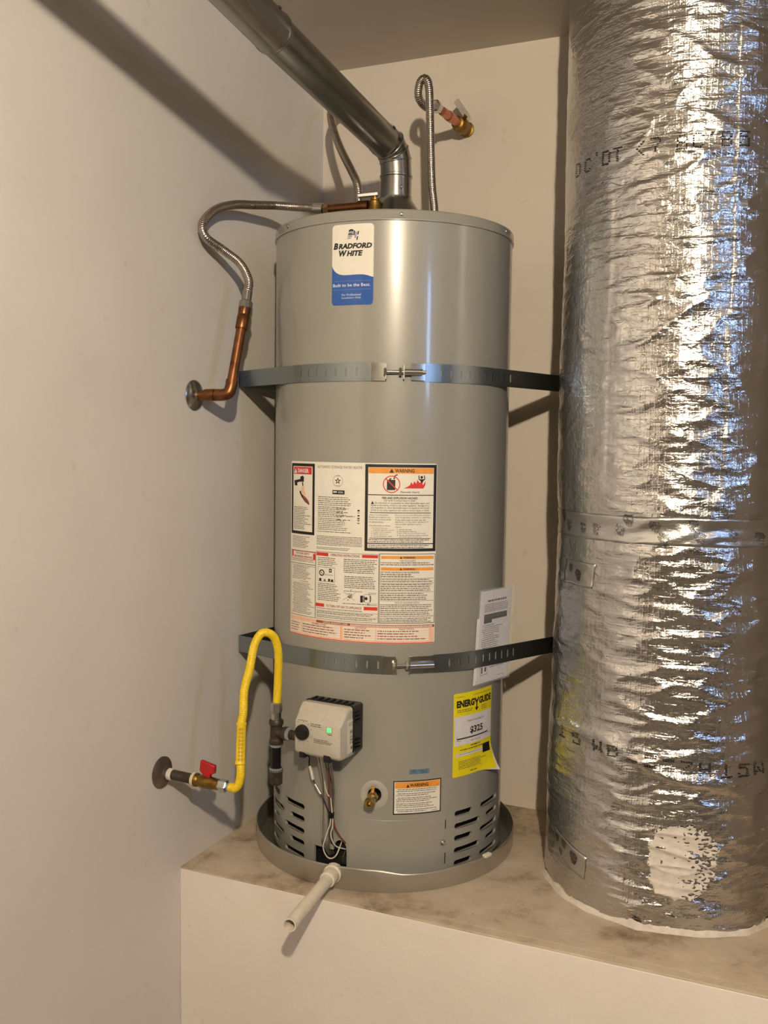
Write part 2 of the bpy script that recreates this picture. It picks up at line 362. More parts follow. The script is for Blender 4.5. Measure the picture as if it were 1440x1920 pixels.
# ------------------------------------------------------------------ printed stickers
def cyl_map(az0, z0, R=.28, k=0.):
    # u in mm to the viewer's right, v in mm upward, off in mm outward
    def f(u, v, off):
        rr = R + off / 1000; a = radians(az0) + (u + k * v) / 1000 / R
        return Vector((rr * cos(a), rr * sin(a), z0 + v / 1000))
    return f
def flat_map(o, ex, ey, n):
    o, ex, ey, n = Vector(o), Vector(ex), Vector(ey), Vector(n)
    return lambda u, v, off: o + ex * (u / 1000) + ey * (v / 1000) + n * (off / 1000)
class Print:
    def __init__(s, fmap, du=8.0, dv=0): s.map = fmap; s.L = {}; s.texts = []; s.du = du; s.dv = dv
    def poly(s, mat, pts, off=.5): s.L.setdefault((mat, off), []).append(([tuple(q) for q in pts], [tuple(range(len(pts)))]))
    def rect(s, mat, u0, v0, u1, v1, off=.5): s.poly(mat, [(u0, v0), (u1, v0), (u1, v1), (u0, v1)], off)
    def frame(s, mat, u0, v0, u1, v1, w, off=.5):
        s.rect(mat, u0, v0, u1, v0 + w, off); s.rect(mat, u0, v1 - w, u1, v1, off)
        s.rect(mat, u0, v0 + w, u0 + w, v1 - w, off); s.rect(mat, u1 - w, v0 + w, u1, v1 - w, off)
    def disc(s, mat, u, v, r, off=.5, n=20, ri=0):
        c = [(cos(2 * pi * i / n), sin(2 * pi * i / n)) for i in range(n)]
        if not ri: s.poly(mat, [(u + r * a, v + r * b) for a, b in c], off)
        else:
            for i in range(n):
                a, b = c[i], c[(i + 1) % n]
                s.poly(mat, [(u + ri * a[0], v + ri * a[1]), (u + r * a[0], v + r * a[1]), (u + r * b[0], v + r * b[1]), (u + ri * b[0], v + ri * b[1])], off)
    def line(s, mat, a, b, w, off=.6):
        d = (b[0] - a[0], b[1] - a[1]); l = sqrt(d[0] ** 2 + d[1] ** 2) or 1; n = (-d[1] / l * w / 2, d[0] / l * w / 2)
        s.poly(mat, [(a[0] + n[0], a[1] + n[1]), (a[0] - n[0], a[1] - n[1]), (b[0] - n[0], b[1] - n[1]), (b[0] + n[0], b[1] + n[1])], off)
    def text(s, mat, txt, u0, v0, u1, v1, bold=.0, shear=0., off=.7, rot=0.):
        # lettering fitted to the rectangle u0..u1 x v0..v1 (cap height)
        cu = bpy.data.curves.new('t', 'FONT'); cu.body = txt; cu.size = 1.; cu.offset = bold; cu.shear = shear; cu.resolution_u = 2; cu.fill_mode = 'FRONT'
        ob = bpy.data.objects.new('t', cu); COL.objects.link(ob); s.texts.append((mat, ob, (u0, v0, u1, v1), off))
    def lines(s, mat, u0, u1, v1, v0, pitch, seed=0, ragged=.25, fill=.5, off=.6, indent=0):
        # unreadably fine print: word-shaped dashes
        R = random.Random(seed); v = v1; fill *= .82
        if mat == 'ink': mat = 'fine_ink'
        while v - pitch * fill >= v0 - .01:
            u = u0 + (indent if R.random() < .5 else 0); end = u1 - (u1 - u0) * ragged * R.random()
            while u < end - .8:
                w = min(R.choice((2, 3, 4, 5, 6, 8)) * pitch * .27, end - u); s.rect(mat, u, v - pitch * fill, u + w, v, off); u += w + pitch * .3
            v -= pitch
    def done(s, parent, names):
        dg = bpy.context.evaluated_depsgraph_get()
        for mat, ob, (u0, v0, u1, v1), off in s.texts:
            me = bpy.data.meshes.new_from_object(ob.evaluated_get(dg))
            xs = [q.co.x for q in me.vertices]; ys = [q.co.y for q in me.vertices]
            sx = (u1 - u0) / max(1e-6, max(xs) - min(xs)); sy = (v1 - v0) / max(1e-6, max(ys) - min(ys))
            s.L.setdefault((mat, off), []).append(([(u0 + (q.co.x - min(xs)) * sx, v0 + (q.co.y - min(ys)) * sy) for q in me.vertices], [tuple(q.vertices) for q in me.polygons]))
            c = ob.data; bpy.data.objects.remove(ob); bpy.data.curves.remove(c); bpy.data.meshes.remove(me)
        by = {}
        for (mat, off), items in s.L.items(): by.setdefault(mat, []).extend((off, a, b) for a, b in items)
        out = []
        for mat, items in by.items():
            bm = bmesh.new(); lay = bm.verts.layers.float.new('off'); lo = 1e9; hi = -1e9
            for off, vs, fs in items:
                vv = []
                for a, b in vs:
                    q = bm.verts.new((a, b, 0)); q[lay] = off; vv.append(q); lo = min(lo, a); hi = max(hi, a)
                for f_ in fs:
                    try: bm.faces.new([vv[i] for i in f_])
                    except ValueError: pass
            u = math.floor(lo / s.du) * s.du + s.du
            while u < hi:
                bmesh.ops.bisect_plane(bm, geom=bm.verts[:] + bm.edges[:] + bm.faces[:], dist=1e-5, plane_co=(u, 0, 0), plane_no=(1, 0, 0)); u += s.du
            if s.dv:
                ys = [q.co.y for q in bm.verts]; v = math.floor(min(ys) / s.dv) * s.dv + s.dv
                while v < max(ys):
                    bmesh.ops.bisect_plane(bm, geom=bm.verts[:] + bm.edges[:] + bm.faces[:], dist=1e-5, plane_co=(0, v, 0), plane_no=(0, 1, 0)); v += s.dv
            for q in bm.verts: q.co = s.map(q.co.x, q.co.y, q[lay])
            me = bpy.data.meshes.new(names.get(mat, 'print')); bm.to_mesh(me); bm.free()
            out.append(link(names.get(mat, 'lettering'), me, mat, parent, 0, 'stuff' if len(items) > 1 or s.texts else None))
        return out
def rrect(w, h, r, n=5):
    P = []
    for cx, cy, a in ((w - r, h - r, 0), (r, h - r, 90), (r, r, 180), (w - r, r, 270)):
        P += [(cx + r * cos(radians(a + 90 * i / n)), cy + r * sin(radians(a + 90 * i / n))) for i in range(n + 1)]
    return P
def sheet(fmap, pts, name, mat, parent, off=.25, du=8., label=None, dv=0):
    # a sticker's own paper: thin shell with thickness
    pr = Print(fmap, du, dv); pr.poly(mat, pts, off); o = pr.done(parent, {mat: name})[0]
    m = o.modifiers.new('thickness', 'SOLIDIFY'); m.thickness = .0002; m.offset = -1
    if label: o['label'] = label
    return o

# ------------------------------------------------------------------ drain pan and its outlet
PC = V(-.0025, -.0045, 0)
pan = thing('drain_pan', 'round shallow aluminium drain pan with a dented rim under the heater', 'pan', PC)
prof = [(0, .001), (.306, .001), (.3115, .004), (.3140, .010), (.3145, .0505), (.3160, .053), (.3180, .0525), (.3185, .0500), (.3170, .0490), (.3165, .006), (.3145, .0), (.0, .0)]
RIM = [(-180, .053), (-127, .050), (-98, .052), (-80, .0535), (-71, .0505), (-60, .0415), (-43, .0425), (-33, .0450), (-20, .0455), (0, .046), (60, .052), (180, .053)]
def rimz(az):
    for (a, b), (c, d) in zip(RIM, RIM[1:]):
        if a <= az <= c: return b + (d - b) * (az - a) / (c - a)
mb = MB(); seg = 180
for r, h in prof:
    for i in range(seg):
        a = 2 * pi * i / seg; az = degrees(a); az = az - 360 if az > 180 else az
        d = (math.exp(-((az + 66) / 9) ** 2) * .0075 + math.exp(-((az + 36) / 10) ** 2) * .003) * (h / .053) ** 1.5 if r > .3 else 0
        dz = h / .053 * (rimz(az) - .053)
        mb.v.append(tuple(PC + V((r - d) * cos(a), (r - d) * sin(a), h + dz)) if r else tuple(PC + V(0, 0, h)))
for j in range(len(prof) - 1):
    for i in range(seg):
        mb.f.append((j * seg + i, j * seg + (i + 1) % seg, (j + 1) * seg + (i + 1) % seg, (j + 1) * seg + i))
bm_ = mb.build('pan_body', 'alu', pan, smooth=50)
bme = bmesh.new(); bme.from_mesh(bm_.data); bmesh.ops.remove_doubles(bme, verts=bme.verts, dist=1e-6); bme.to_mesh(bme and bm_.data); bme.free()
MB().box(PC + pol(-20, .3175, .0455), (.011, .022, .007), Matrix.Rotation(radians(-20), 3, 'Z')).build('rim_clip', 'pvc', pan, bevel=.0015)
pv = thing('pvc_drain_pipe', 'short white plastic drain pipe sticking out of the pan over the platform edge', 'pipe', (.012, -.33, .0))
A = V(.0075, -.300, .0345); B = V(.0335, -.560, .034); D = (B - A).normalized()
MB().lathe([(.0112, 0), (.0134, .0), (.0134, (B - A).length), (.0112, (B - A).length), (.0110, .06), (0, .06)], A, D, 32).build('pipe', 'pvc', pv)
MB().lathe([(.0140, .012), (.0205, .012), (.0205, .027), (.0175, .029), (.0175, .056), (.0168, .058), (.0135, .058)], A, D, 32).build('collar', 'pvc', pv, bevel=.0008)

# ------------------------------------------------------------------ water heater
R = .28; H = 1.4647
wh = thing('water_heater', 'tall grey cylindrical gas water heater standing in a drain pan', 'water heater', (0, 0, .0))
rows = [.145, .1165, .0885, .0605, .0315]
slots = []
for i, z in enumerate(rows):
    slots.append((-125, -109, z) if i % 2 == 0 else (-120, -109, z))
    slots.append((-34.2, -23.1, z) if i % 2 == 0 else (-34.2, -17.4, z))
    slots.append((-17, .7, z) if i % 2 == 0 else (-12, .7, z))
for i, z in enumerate((.145, .1155, .087, .0590, .0305)): slots.append((-142.5, -126.2, z) if i % 2 == 1 else (-142.5, -132.2, z))
def capsule(a0, a1, z, hw=.0064):
    u0 = radians(a0) * R + hw; u1 = radians(a1) * R - hw; P = []
    for c, s0 in ((u1, -90), (u0, 90)):
        P += [(c + hw * cos(radians(s0 + 22.5 * i)), z + hw * sin(radians(s0 + 22.5 * i))) for i in range(9)]
    return P
holes = [capsule(*s) for s in slots]
hu = lambda a: radians(a) * R
arch = [(hu(-85.4), .024), (hu(-85.4), .066)] + [(hu(-88.6) + .0155 * cos(radians(t)), .072 + .020 * sin(radians(t))) for t in range(0, 181, 20)] + [(hu(-92.0), .0675), (hu(-102.6), .0675), (hu(-102.6), .024)]
holes.append(arch)
dv = [(hu(-72.7) + .0155 * cos(radians(t)), .2035 + .0155 * sin(radians(t))) for t in range(0, 360, 20)]
holes.append(dv)
def inside(p, P):
    c = False; n = len(P); j = n - 1
    for i in range(n):
        if (P[i][1] > p[1]) != (P[j][1] > p[1]) and p[0] < (P[j][0] - P[i][0]) * (p[1] - P[i][1]) / (P[j][1] - P[i][1]) + P[i][0]: c = not c
        j = i
    return c
Z0, Z1 = .014, .24
vc = []; ed = []
for i in range(121):
    u = -pi * R + 2 * pi * R * i / 120; k = len(vc); vc += [Vector((u, Z0)), Vector((u, Z1))]; ed.append((k, k + 1))
    if i: ed += [(k - 2, k), (k - 1, k + 1)]
for P in holes:
    k = len(vc); vc += [Vector(q) for q in P]; ed += [(k + i, k + (i + 1) % len(P)) for i in range(len(P))]
cv, ce, cf = delaunay_2d_cdt(vc, ed, [], 0, 1e-6)[:3]
jb = MB(); nrm = []
def wrapu(u, z, r): return (r * cos(u / R), r * sin(u / R), z)
jb.v = [wrapu(q.x, q.y, R) for q in cv]
boxes = [(min(q[0] for q in P), max(q[0] for q in P), min(q[1] for q in P), max(q[1] for q in P)) for P in holes]
for f_ in cf:
    c = sum((cv[i] for i in f_), Vector((0, 0))) / len(f_)
    if not any(b[0] <= c.x <= b[1] and b[2] <= c.y <= b[3] and inside(c, P) for b, P in zip(boxes, holes)): jb.f.append(tuple(f_))
k = len(jb.v)
for i in range(121):
    u = -pi * R + 2 * pi * R * i / 120; jb.v += [wrapu(u, Z1, R), wrapu(u, 1.444, R)]
for i in range(120): jb.f.append((k + 2 * i, k + 2 * i + 2, k + 2 * i + 3, k + 2 * i + 1))
k = len(jb.v)
for i in range(121): jb.v += [wrapu(-pi * R + 2 * pi * R * i / 120, Z0, R), wrapu(-pi * R + 2 * pi * R * i / 120, Z0, R - .004)]
for i in range(120): jb.f.append((k + 2 * i, k + 2 * i + 1, k + 2 * i + 3, k + 2 * i + 2))
me = bpy.data.meshes.new('jacket'); me.from_pydata(jb.v, [], jb.f); me.update()
for p in me.polygons:
    c = p.center
    if p.normal.x * c.x + p.normal.y * c.y < 0: p.flip()
me.shade_smooth()
me.normals_split_custom_set_from_vertices([Vector((q.co.x, q.co.y, 0)).normalized() for q in me.vertices])
me.materials.append(M['jacket']); jo = bpy.data.objects.new('jacket', me); COL.objects.link(jo); jo.parent = wh
for P in holes:
    n = len(P); MB().add([wrapu(a, b, R) for a, b in P] + [wrapu(a, b, R - .006) for a, b in P], [(i, (i + 1) % n, n + (i + 1) % n, n + i) for i in range(n)]).build('slot_edge', 'jacket', wh, smooth=50)
MB().lathe([(.262, .016), (.262, .236), (0, .236)], (0, 0, 0), (0, 0, 1), 64).build('inner_skirt', 'dark', wh)
for k in range(3): MB().cyl(pol(-67 + 120 * k, .2, .001), pol(-67 + 120 * k, .2, .02), .02).build('foot', 'dark', wh)
MB().lathe([(.2805, 1.4405), (.2835, 1.4412), (.2838, 1.4435), (.2828, 1.4450), (.2828, 1.4590), (.2815, 1.4625), (.278, 1.4645), (.272, 1.4650), (0, 1.4650)], (0, 0, 0), (0, 0, 1), 144).build('top_cap', 'jacket', wh, smooth=60)
for k in range(6):
    a = -124.3 + 60 * k; n = pol(a, 1, 0)
    MB().lathe([(.0042, 0), (.0046, .001), (.0040, .0028), (.0018, .0036), (0, .0036)], pol(a, .2825, 1.4525), n, 12).build('screw', 'bolt', wh)
# burner door and side seam
def curved_panel(name, mat, a0, a1, z0, z1, r0_, r1_, parent, n=16, bev=.0008):
    m = MB()
    for i in range(n + 1):
        a = a0 + (a1 - a0) * i / n
        m.v += [tuple(pol(a, r, z)) for r, z in ((r0_, z0), (r1_, z0), (r1_, z1), (r0_, z1))]
    for i in range(n):
        for j in range(4): m.f.append((4 * i + j, 4 * i + (j + 1) % 4, 4 * i + 4 + (j + 1) % 4, 4 * i + 4 + j))
    m.f += [(3, 2, 1, 0), (4 * n, 4 * n + 1, 4 * n + 2, 4 * n + 3)]
    return m.build(name, mat, parent, smooth=30, bevel=bev)
door = curved_panel('burner_door', 'jacket', -84.6, -39.5, .016, .147, .2795, .2815, wh, 18)
curved_panel('edge_strip', 'jacket', -108.2, -103.6, .016, .165, .2795, .2808, wh, 4)
MB().lathe([(.006, 0), (.0058, .004), (.003, .007), (0, .007)], pol(-40.8, .281, .088), pol(-40.8, 1, 0), 14).build('latch_screw', 'bolt', door)
MB().box(pol(-39.35, .2812, .128), (.002, .0012, .02), Matrix.Rotation(radians(-39), 3, 'Z')).build('hinge_slit', 'dark', door)
MB().box(pol(-39.35, .2812, .050), (.002, .0012, .024), Matrix.Rotation(radians(-39), 3, 'Z')).build('hinge_slit', 'dark', door)
# drain valve
ring = MB()
for r, d in ((.0158, .0004), (.018, .0018), (.024, .0014), (.0285, .0012), (.0305, .0004)):
    for i in range(40):
        t_ = 2 * pi * i / 40; ring.v.append(wrapu(hu(-72.9) + r * cos(t_), .2035 + r * 1.06 * sin(t_), R + d))
for j in range(4):
    for i in range(40): ring.f.append((j * 40 + i, j * 40 + (i + 1) % 40, j * 40 + 40 + (i + 1) % 40, j * 40 + 40 + i))
ring.build('drain_ring', 'dimple', wh, smooth=60)
n_ = pol(-73, 1, 0);
c0 = pol(-72.3, .262, .207); d_ = (n_ + V(0, 0, -.16) + pol(-163, .16, 0)).normalized()
vb = MB().lathe([(.0075, 0), (.0075, .024), (.0105, .026), (.0105, .038), (.0088, .040), (.0088, .044), (.0115, .046), (.0118, .058), (.0108, .060), (.0062, .060), (.0058, .050), (0, .050)], c0, d_, 24).build('drain_valve', 'brass', wh, smooth=40)
MB().lathe([(.0105, .026), (.0125, .0262), (.0125, .0375), (.0105, .038)], c0, d_, 6).build('hex_collar', 'brass', vb, smooth=20)
MB().prism([(-.003, 0), (.003, 0), (.0045, .018), (-.0045, .018)], c0 + d_ * .03 + V(0, 0, .009), pol(-163 + 180, 1, 0), V(0.2, -.2, 1).normalized(), d_, .004).build('key_tab', 'brass', vb, bevel=.0006)

# ---- stickers on the jacket
# brand plate
fm = cyl_map(-95.4, 1.2655); bw, bh = 94.5, 169.5
bl = sheet(fm, rrect(bw, bh, 8), 'brand_label', 'label', wh, .3, label='white and blue rounded brand sticker')
pr = Print(fm)
wave = [(0, 84), (2, 79), (6, 73.5), (11, 69), (18, 65.5), (26, 63.7), (36, 63.2), (50, 63.6), (62, 63.9), (72, 63.5), (82, 61.5), (90, 58.8), (94.5, 57.5)]
low = [(94.5, 8), (93.5, 4), (90.5, 1), (86.5, 0), (8, 0), (4, 1), (1, 4), (0, 8)]
# blue field as vertical slices so that it follows the curve
def yb_(u):
    if u < 8: return 8 - sqrt(max(0, 64 - (8 - u) ** 2))
    if u > 86.5: return 8 - sqrt(max(0, 64 - (u - 86.5) ** 2))
    return 0
def yt_(u):
    for (a, b), (c, d) in zip(wave, wave[1:]):
        if a <= u <= c: return b + (d - b) * (u - a) / (c - a)
    return wave[-1][1]
us = sorted(set([w[0] for w in wave] + [i * 94.5 / 36 for i in range(37)] + [1, 3, 5, 89, 91, 93]))
for a, b in zip(us, us[1:]): pr.poly('blue_ink', [(a, yb_(a)), (b, yb_(b)), (b, yt_(b)), (a, yt_(a))], .5)
pr.text('ink', 'B', 3.5, 118.0, 14.5, 131.5, bold=.05, shear=.22); pr.text('ink', 'RADFORD', 15.5, 118.0, 91, 129.5, bold=.05, shear=.22)
pr.text('ink', 'W', 16.5, 102.5, 35.5, 115.5, bold=.05, shear=.22); pr.text('ink', 'HITE', 35, 102.5, 71, 114, bold=.05, shear=.22)
pr.text('white_ink', 'Built to be the Best.', 3, 39, 88, 45.5, bold=.012)
pr.rect('lilac_ink', 4, 50.3, 88, 50.9, .7); pr.rect('lilac_ink', 4, 32.6, 88, 33.2, .7)
pr.text('white_ink', 'For Professional', 24, 19.5, 68, 24.3, shear=.2); pr.text('white_ink', 'Installation Only', 24, 12.6, 68, 17.4, shear=.2)
def flagc(u, v): return (36 + u * 23 + v * 3.5, 137 + v * 20 + 2.2 * sin(u * 6.0) - u * 1.5)
def flagq(m, a0, a1, b0, b1):
    for i in range(4):
        s0 = a0 + (a1 - a0) * i / 4; s1 = a0 + (a1 - a0) * (i + 1) / 4
        pr.poly(m, [flagc(s0, b0), flagc(s1, b0), flagc(s1, b1), flagc(s0, b1)], .7)
flagq('navy_ink', 0, .46, .78, 1.); flagq('lilac_ink', 0, .46, .62, .74); flagq('navy_ink', 0, .46, .42, .58); flagq('lilac_ink', .0, .42, .22, .36); flagq('lilac_ink', .0, .34, .02, .14)
flagq('navy_ink', .5, .62, .5, .98); flagq('lilac_ink', .66, .80, .3, .95); flagq('navy_ink', .86, 1., .62, .98); flagq('navy_ink', .88, 1., .06, .45)
pr.done(bl, {'ink': 'black_lettering', 'white_ink': 'white_lettering', 'blue_ink': 'blue_field', 'lilac_ink': 'emblem_shading', 'navy_ink': 'flag_emblem'})

# big instruction label: u 0..363, v 0..391 (mm)
fm = cyl_map(-120.8, .5395); LW, LH = 363., 391.
il = sheet(fm, rrect(LW, LH, 5), 'instruction_label', 'label', wh, .3, label='large white safety and operating instruction label')
pr = Print(fm)
Zv = lambda z: z - 539.5
# danger panel
pr.frame('ink', 3, Zv(768), 82, Zv(926), 6.5)
pr.rect('red_ink', 12, Zv(902), 73, Zv(918), .5); pr.text('white_ink', 'DANGER', 27, Zv(905), 64, Zv(914.5), bold=.03)
pr.poly('white_ink', [(14, Zv(904)), (24, Zv(904)), (19, Zv(915))], .7)
pr.line('ink', (14, Zv(884)), (46, Zv(890)), 6); pr.rect('ink', 15, Zv(876), 25, Zv(888)); pr.rect('ink', 36, Zv(885), 48, Zv(897)); pr.disc('ink', 43, Zv(893), 5.5)
pr.line('ink', (44, Zv(884)), (45, Zv(876)), 3.5)
pr.poly('pink_ink', [(42, Zv(876)), (48, Zv(876)), (54, Zv(856)), (44, Zv(852)), (40, Zv(862))], .55)
pr.poly('ink', [(33, Zv(862)), (37, Zv(866)), (41, Zv(858)), (49, Zv(853)), (59, Zv(848)), (66, Zv(838)), (66, Zv(834)), (52, Zv(841)), (40, Zv(852))], .6)
pr.poly('brown_ink', [(44, Zv(852)), (52, Zv(853)), (65, Zv(842)), (65, Zv(836)), (53, Zv(843))], .75)
pr.lines('grey_ink', 13, 73, Zv(829), Zv(776), 3.7, 3, .4)
pr.lines('grey_ink', 8, 70, Zv(763), Zv(737), 3.4, 4, .3)
# rating plate
pr.text('grey_ink', 'AUTOMATIC STORAGE WATER HEATER', 90, Zv(917), 200, Zv(923))
pr.disc('grey_ink', 143, Zv(890), 12.5, .5, 28, 11.8)
st = []
for i in range(10):
    rr = 8.2 if i % 2 == 0 else 3.3; st.append((143 + rr * sin(pi * i / 5), Zv(890) + rr * cos(pi * i / 5)))
pr.poly('ink', st, .6); pr.poly('label', [(143 + (a - 143) * .45, Zv(890) + (b - Zv(890)) * .45) for a, b in st], .75)
pr.lines('grey_ink', 138, 148, Zv(901.5), Zv(899), 2.4, 9, 0)
pr.lines('grey_ink', 138, 148, Zv(880.5), Zv(878.5), 2.4, 8, 0)
pr.rect('ink', 130, Zv(861), 159.5, Zv(870)); pr.lines('white_ink', 132, 142, Zv(867.6), Zv(863.4), 4.2, 12, 0, .9, off=.8); pr.lines('white_ink', 144, 157, Zv(867.2), Zv(863.6), 2.2, 11, .1, off=.8)
pr.lines('ink', 92, 194, Zv(855), Zv(834), 4.3, 21, .35, .42); pr.lines('ink', 92, 165, Zv(833), Zv(808), 4.1, 22, .4, .42)
pr.lines('ink', 92, 168, Zv(808), Zv(780), 4.0, 23, .25, .42); pr.lines('ink', 92, 182, Zv(779), Zv(774), 4.0, 24, .1, .42)
pr.lines('ink', 140, 186, Zv(831), Zv(800), 8.2, 25, .4, .22)
for i, h in enumerate((6, 3, 5, 7, 3, 4)): pr.rect('ink' if i % 2 == 0 else 'grey_ink', 189.5, Zv(829 - i * 5.6 - h * .6), 194.5, Zv(829 - i * 5.6), .6)
pr.lines('grey_ink', 89, 202, Zv(769), Zv(746), 3.1, 26, .02, .55); pr.lines('grey_ink', 89, 202, Zv(744), Zv(738), 3.2, 27, .35, .5)
# fire warning
pr.frame('ink', 206, Zv(741), 362, Zv(928), 6.5)
pr.rect('orange_ink', 213.5, Zv(908.5), 354.5, Zv(920.5))
pr.text('ink', 'WARNING', 270, Zv(910.5), 312, Zv(918.5), bold=.03); pr.poly('ink', [(258, Zv(910.3)), (268, Zv(910.3)), (263, Zv(918.7))], .7)
pr.rect('ink', 212, Zv(861.5), 356, Zv(863.3))
pr.rect('ink', 253, Zv(873), 271, Zv(895), .55); pr.line('ink', (258, Zv(895)), (262, Zv(898)), 3); pr.line('ink', (268, Zv(896)), (270, Zv(904)), 2.5); pr.line('ink', (270, Zv(904)), (276, Zv(906.5)), 2.2)
pr.disc('red_ink', 263, Zv(885.5), 18.6, .75, 32, 16.6); pr.line('red_ink', (250, Zv(898)), (276, Zv(873)), 2.4, .8)
pr.poly('red_ink', [(289, Zv(877)), (296, Zv(880)), (303, Zv(884.5)), (305, Zv(891)), (309, Zv(885)), (312, Zv(893)), (316, Zv(887)), (319, Zv(896)), (323, Zv(889)), (329, Zv(893)), (331, Zv(884)), (335, Zv(890)), (337, Zv(895)), (336, Zv(884)), (332, Zv(877))], .6)
pr.disc('ink', 328, Zv(901), 3, .8); pr.line('ink', (322, Zv(905)), (322, Zv(897)), 2); pr.line('ink', (322, Zv(897)), (328, Zv(893)), 2.4); pr.line('ink', (334, Zv(905)), (335, Zv(897)), 2); pr.line('ink', (335, Zv(897)), (328, Zv(892)), 2.4); pr.poly('ink', [(324, Zv(897)), (333, Zv(897)), (330, Zv(889)), (327, Zv(889))], .8)
pr.text('ink', '(Flammable Vapors)', 282, Zv(866), 323, Zv(871), bold=.01)
pr.text('ink', 'FIRE AND EXPLOSION HAZARD', 243, Zv(853.5), 320, Zv(858.5), bold=.03)
pr.text('ink', 'Can result in serious injury or death.', 247, Zv(848), 316, Zv(852.5), bold=.008)
pr.poly('ink', [(219, Zv(842.5)), (226, Zv(842.5)), (222.5, Zv(849)) ], .7)
for i, s_ in enumerate(('Do not store or use gasoline or other flammable vapors and', 'liquids in the vicinity of this or any other appliance.  Storage of or', 'use of gasoline or other flammable vapors or liquids in the vicinity', 'of this or any other appliance can result in serious injury or death.')):
    pr.text('ink', s_, 228 if i == 0 else 219, Zv(842.5 - i * 5.2), 346, Zv(847 - i * 5.2), bold=.008)
pr.rect('ink', 217, Zv(823.5), 350, Zv(825))
for i, (a, b) in enumerate((('Vapors from flammable', 'Do not use or store flammable products'), ('liquids can explode and', 'such as gasoline, solvents or adhesives'), ('catch fire causing death', 'in the same room or area near the'), ('or severe burns.', 'appliance, or any other appliance if'), (None, 'any possible ignition source.'))):
    z = 817 - i * 4.9
    if a: pr.text('ink', a, 216, Zv(z), 216 + len(a) * 1.95, Zv(z + 3.9))
    if b: pr.text('ink', b, 272, Zv(z), 272 + len(b) * 2.0, Zv(z + 3.9))
pr.text('ink', 'Keep flammable products:', 216, Zv(794), 262, Zv(797.8)); pr.text('ink', 'Vapors:', 272, Zv(791.5), 286, Zv(795.2))
for i, (a, b) in enumerate((('1. far away from any', '1. cannot be seen'), ('    possible ignition source', '2. are heavier than air'), ('2. in approved containers', '3. go a long way on the floor and'), ('3. tightly closed and', '4. can be carried from other rooms to'), ('4. out of children\'s reach', '    possible ignition sources'))):
    z = 789 - i * 4.2
    pr.text('ink', a.strip(), 220 if a[0] != ' ' else 225, Zv(z), 220 + len(a) * 1.75, Zv(z + 3.3)); pr.text('ink', b.strip(), 276 if b[0] != ' ' else 281, Zv(z - 2), 276 + len(b) * 1.85, Zv(z + 1.3))
pr.rect('ink', 217, Zv(768.3), 350, Zv(769.6))
pr.lines('ink', 215, 348, Zv(766.5), Zv(759.5), 4.2, 31, .1, .5)
pr.rect('ink', 212, Zv(756.5), 356, Zv(758.5)); pr.lines('ink', 215, 352, Zv(754.5), Zv(748.5), 4.0, 32, .15, .5)
# safety column
pr.frame('ink', 3, Zv(584), 86, Zv(731), .9); pr.rect('ink', 3, Zv(701), 86, Zv(702.2))
pr.rect('red_ink', 6, Zv(716), 12, Zv(729)); pr.rect('red_ink', 79, Zv(714), 85, Zv(727)); pr.frame('red_ink', 6, Zv(713), 85, Zv(730), 1)
pr.text('brown_ink', 'FOR YOUR SAFETY', 22, Zv(722.5), 68, Zv(727), bold=.02); pr.text('brown_ink', 'READ BEFORE OPERATING', 15, Zv(715.5), 76, Zv(720), bold=.02)
pr.lines('grey_ink', 6, 83, Zv(711.5), Zv(704), 3.3, 41, .15)
pr.lines('grey_ink', 9, 84, Zv(698), Zv(664), 3.35, 42, .4, .5, indent=3); pr.lines('red_ink', 36, 66, Zv(663), Zv(661), 3.3, 43, .1)
pr.lines('grey_ink', 9, 84, Zv(658), Zv(588), 3.35, 44, .35, .5, indent=4)
# operating instructions
pr.frame('ink', 87, Zv(584), 238, Zv(734), .8)
pr.rect('red_ink', 89, Zv(724.5), 121, Zv(732)); pr.rect('red_ink', 201, Zv(725.5), 236, Zv(732)); pr.text('brown_ink', 'OPERATING INSTRUCTIONS', 127, Zv(725.5), 196, Zv(731), bold=.02)
pr.lines('ink', 93, 150, Zv(721), Zv(700), 4.0, 51, .4, .45); pr.lines('ink', 159, 234, Zv(721), Zv(688), 4.0, 52, .12, .48); pr.lines('ink', 161, 234, Zv(684), Zv(655), 4.0, 53, .12, .48)
pr.frame('grey_ink', 93, Zv(668), 138, Zv(700), .8); pr.disc('ink', 104, Zv(687), 7.2, .6, 22, 4.6); pr.line('ink', (101, Zv(689)), (106, Zv(685)), 1.4)
pr.rect('ink', 123, Zv(689), 130, Zv(697)); pr.rect('label', 125, Zv(691.5), 128, Zv(694.5), .8); pr.lines('grey_ink', 112, 134, Zv(684), Zv(680), 3, 54, .2)
pr.rect('ink', 97, Zv(668), 103, Zv(675)); pr.rect('ink', 121, Zv(669), 126, Zv(675)); pr.rect('ink', 128, Zv(668), 134, Zv(674)); pr.disc('grey_ink', 112, Zv(671), 2.6)
pr.lines('ink', 93, 157, Zv(664), Zv(624), 4.0, 55, .3, .45); pr.lines('grey_ink', 160, 214, Zv(652), Zv(649), 3.4, 56, .4)
rr_ = random.Random(5)
for i in range(26):
    a = rr_.random() * pi * 2; c = (173 + rr_.gauss(0, 4), Zv(640) + rr_.gauss(0, 4)); l = 2 + 5 * rr_.random(); pr.line('ink' if i % 3 else 'grey_ink', c, (c[0] + l * cos(a), c[1] + l * .7 * sin(a)), .9)
for k in (-1, 1): pr.line('grey_ink', (173, Zv(640)), (173 + k * 15, Zv(640 + k * 9)), .6); pr.line('grey_ink', (173, Zv(640)), (173 - k * 13, Zv(640 + k * 9)), .6)
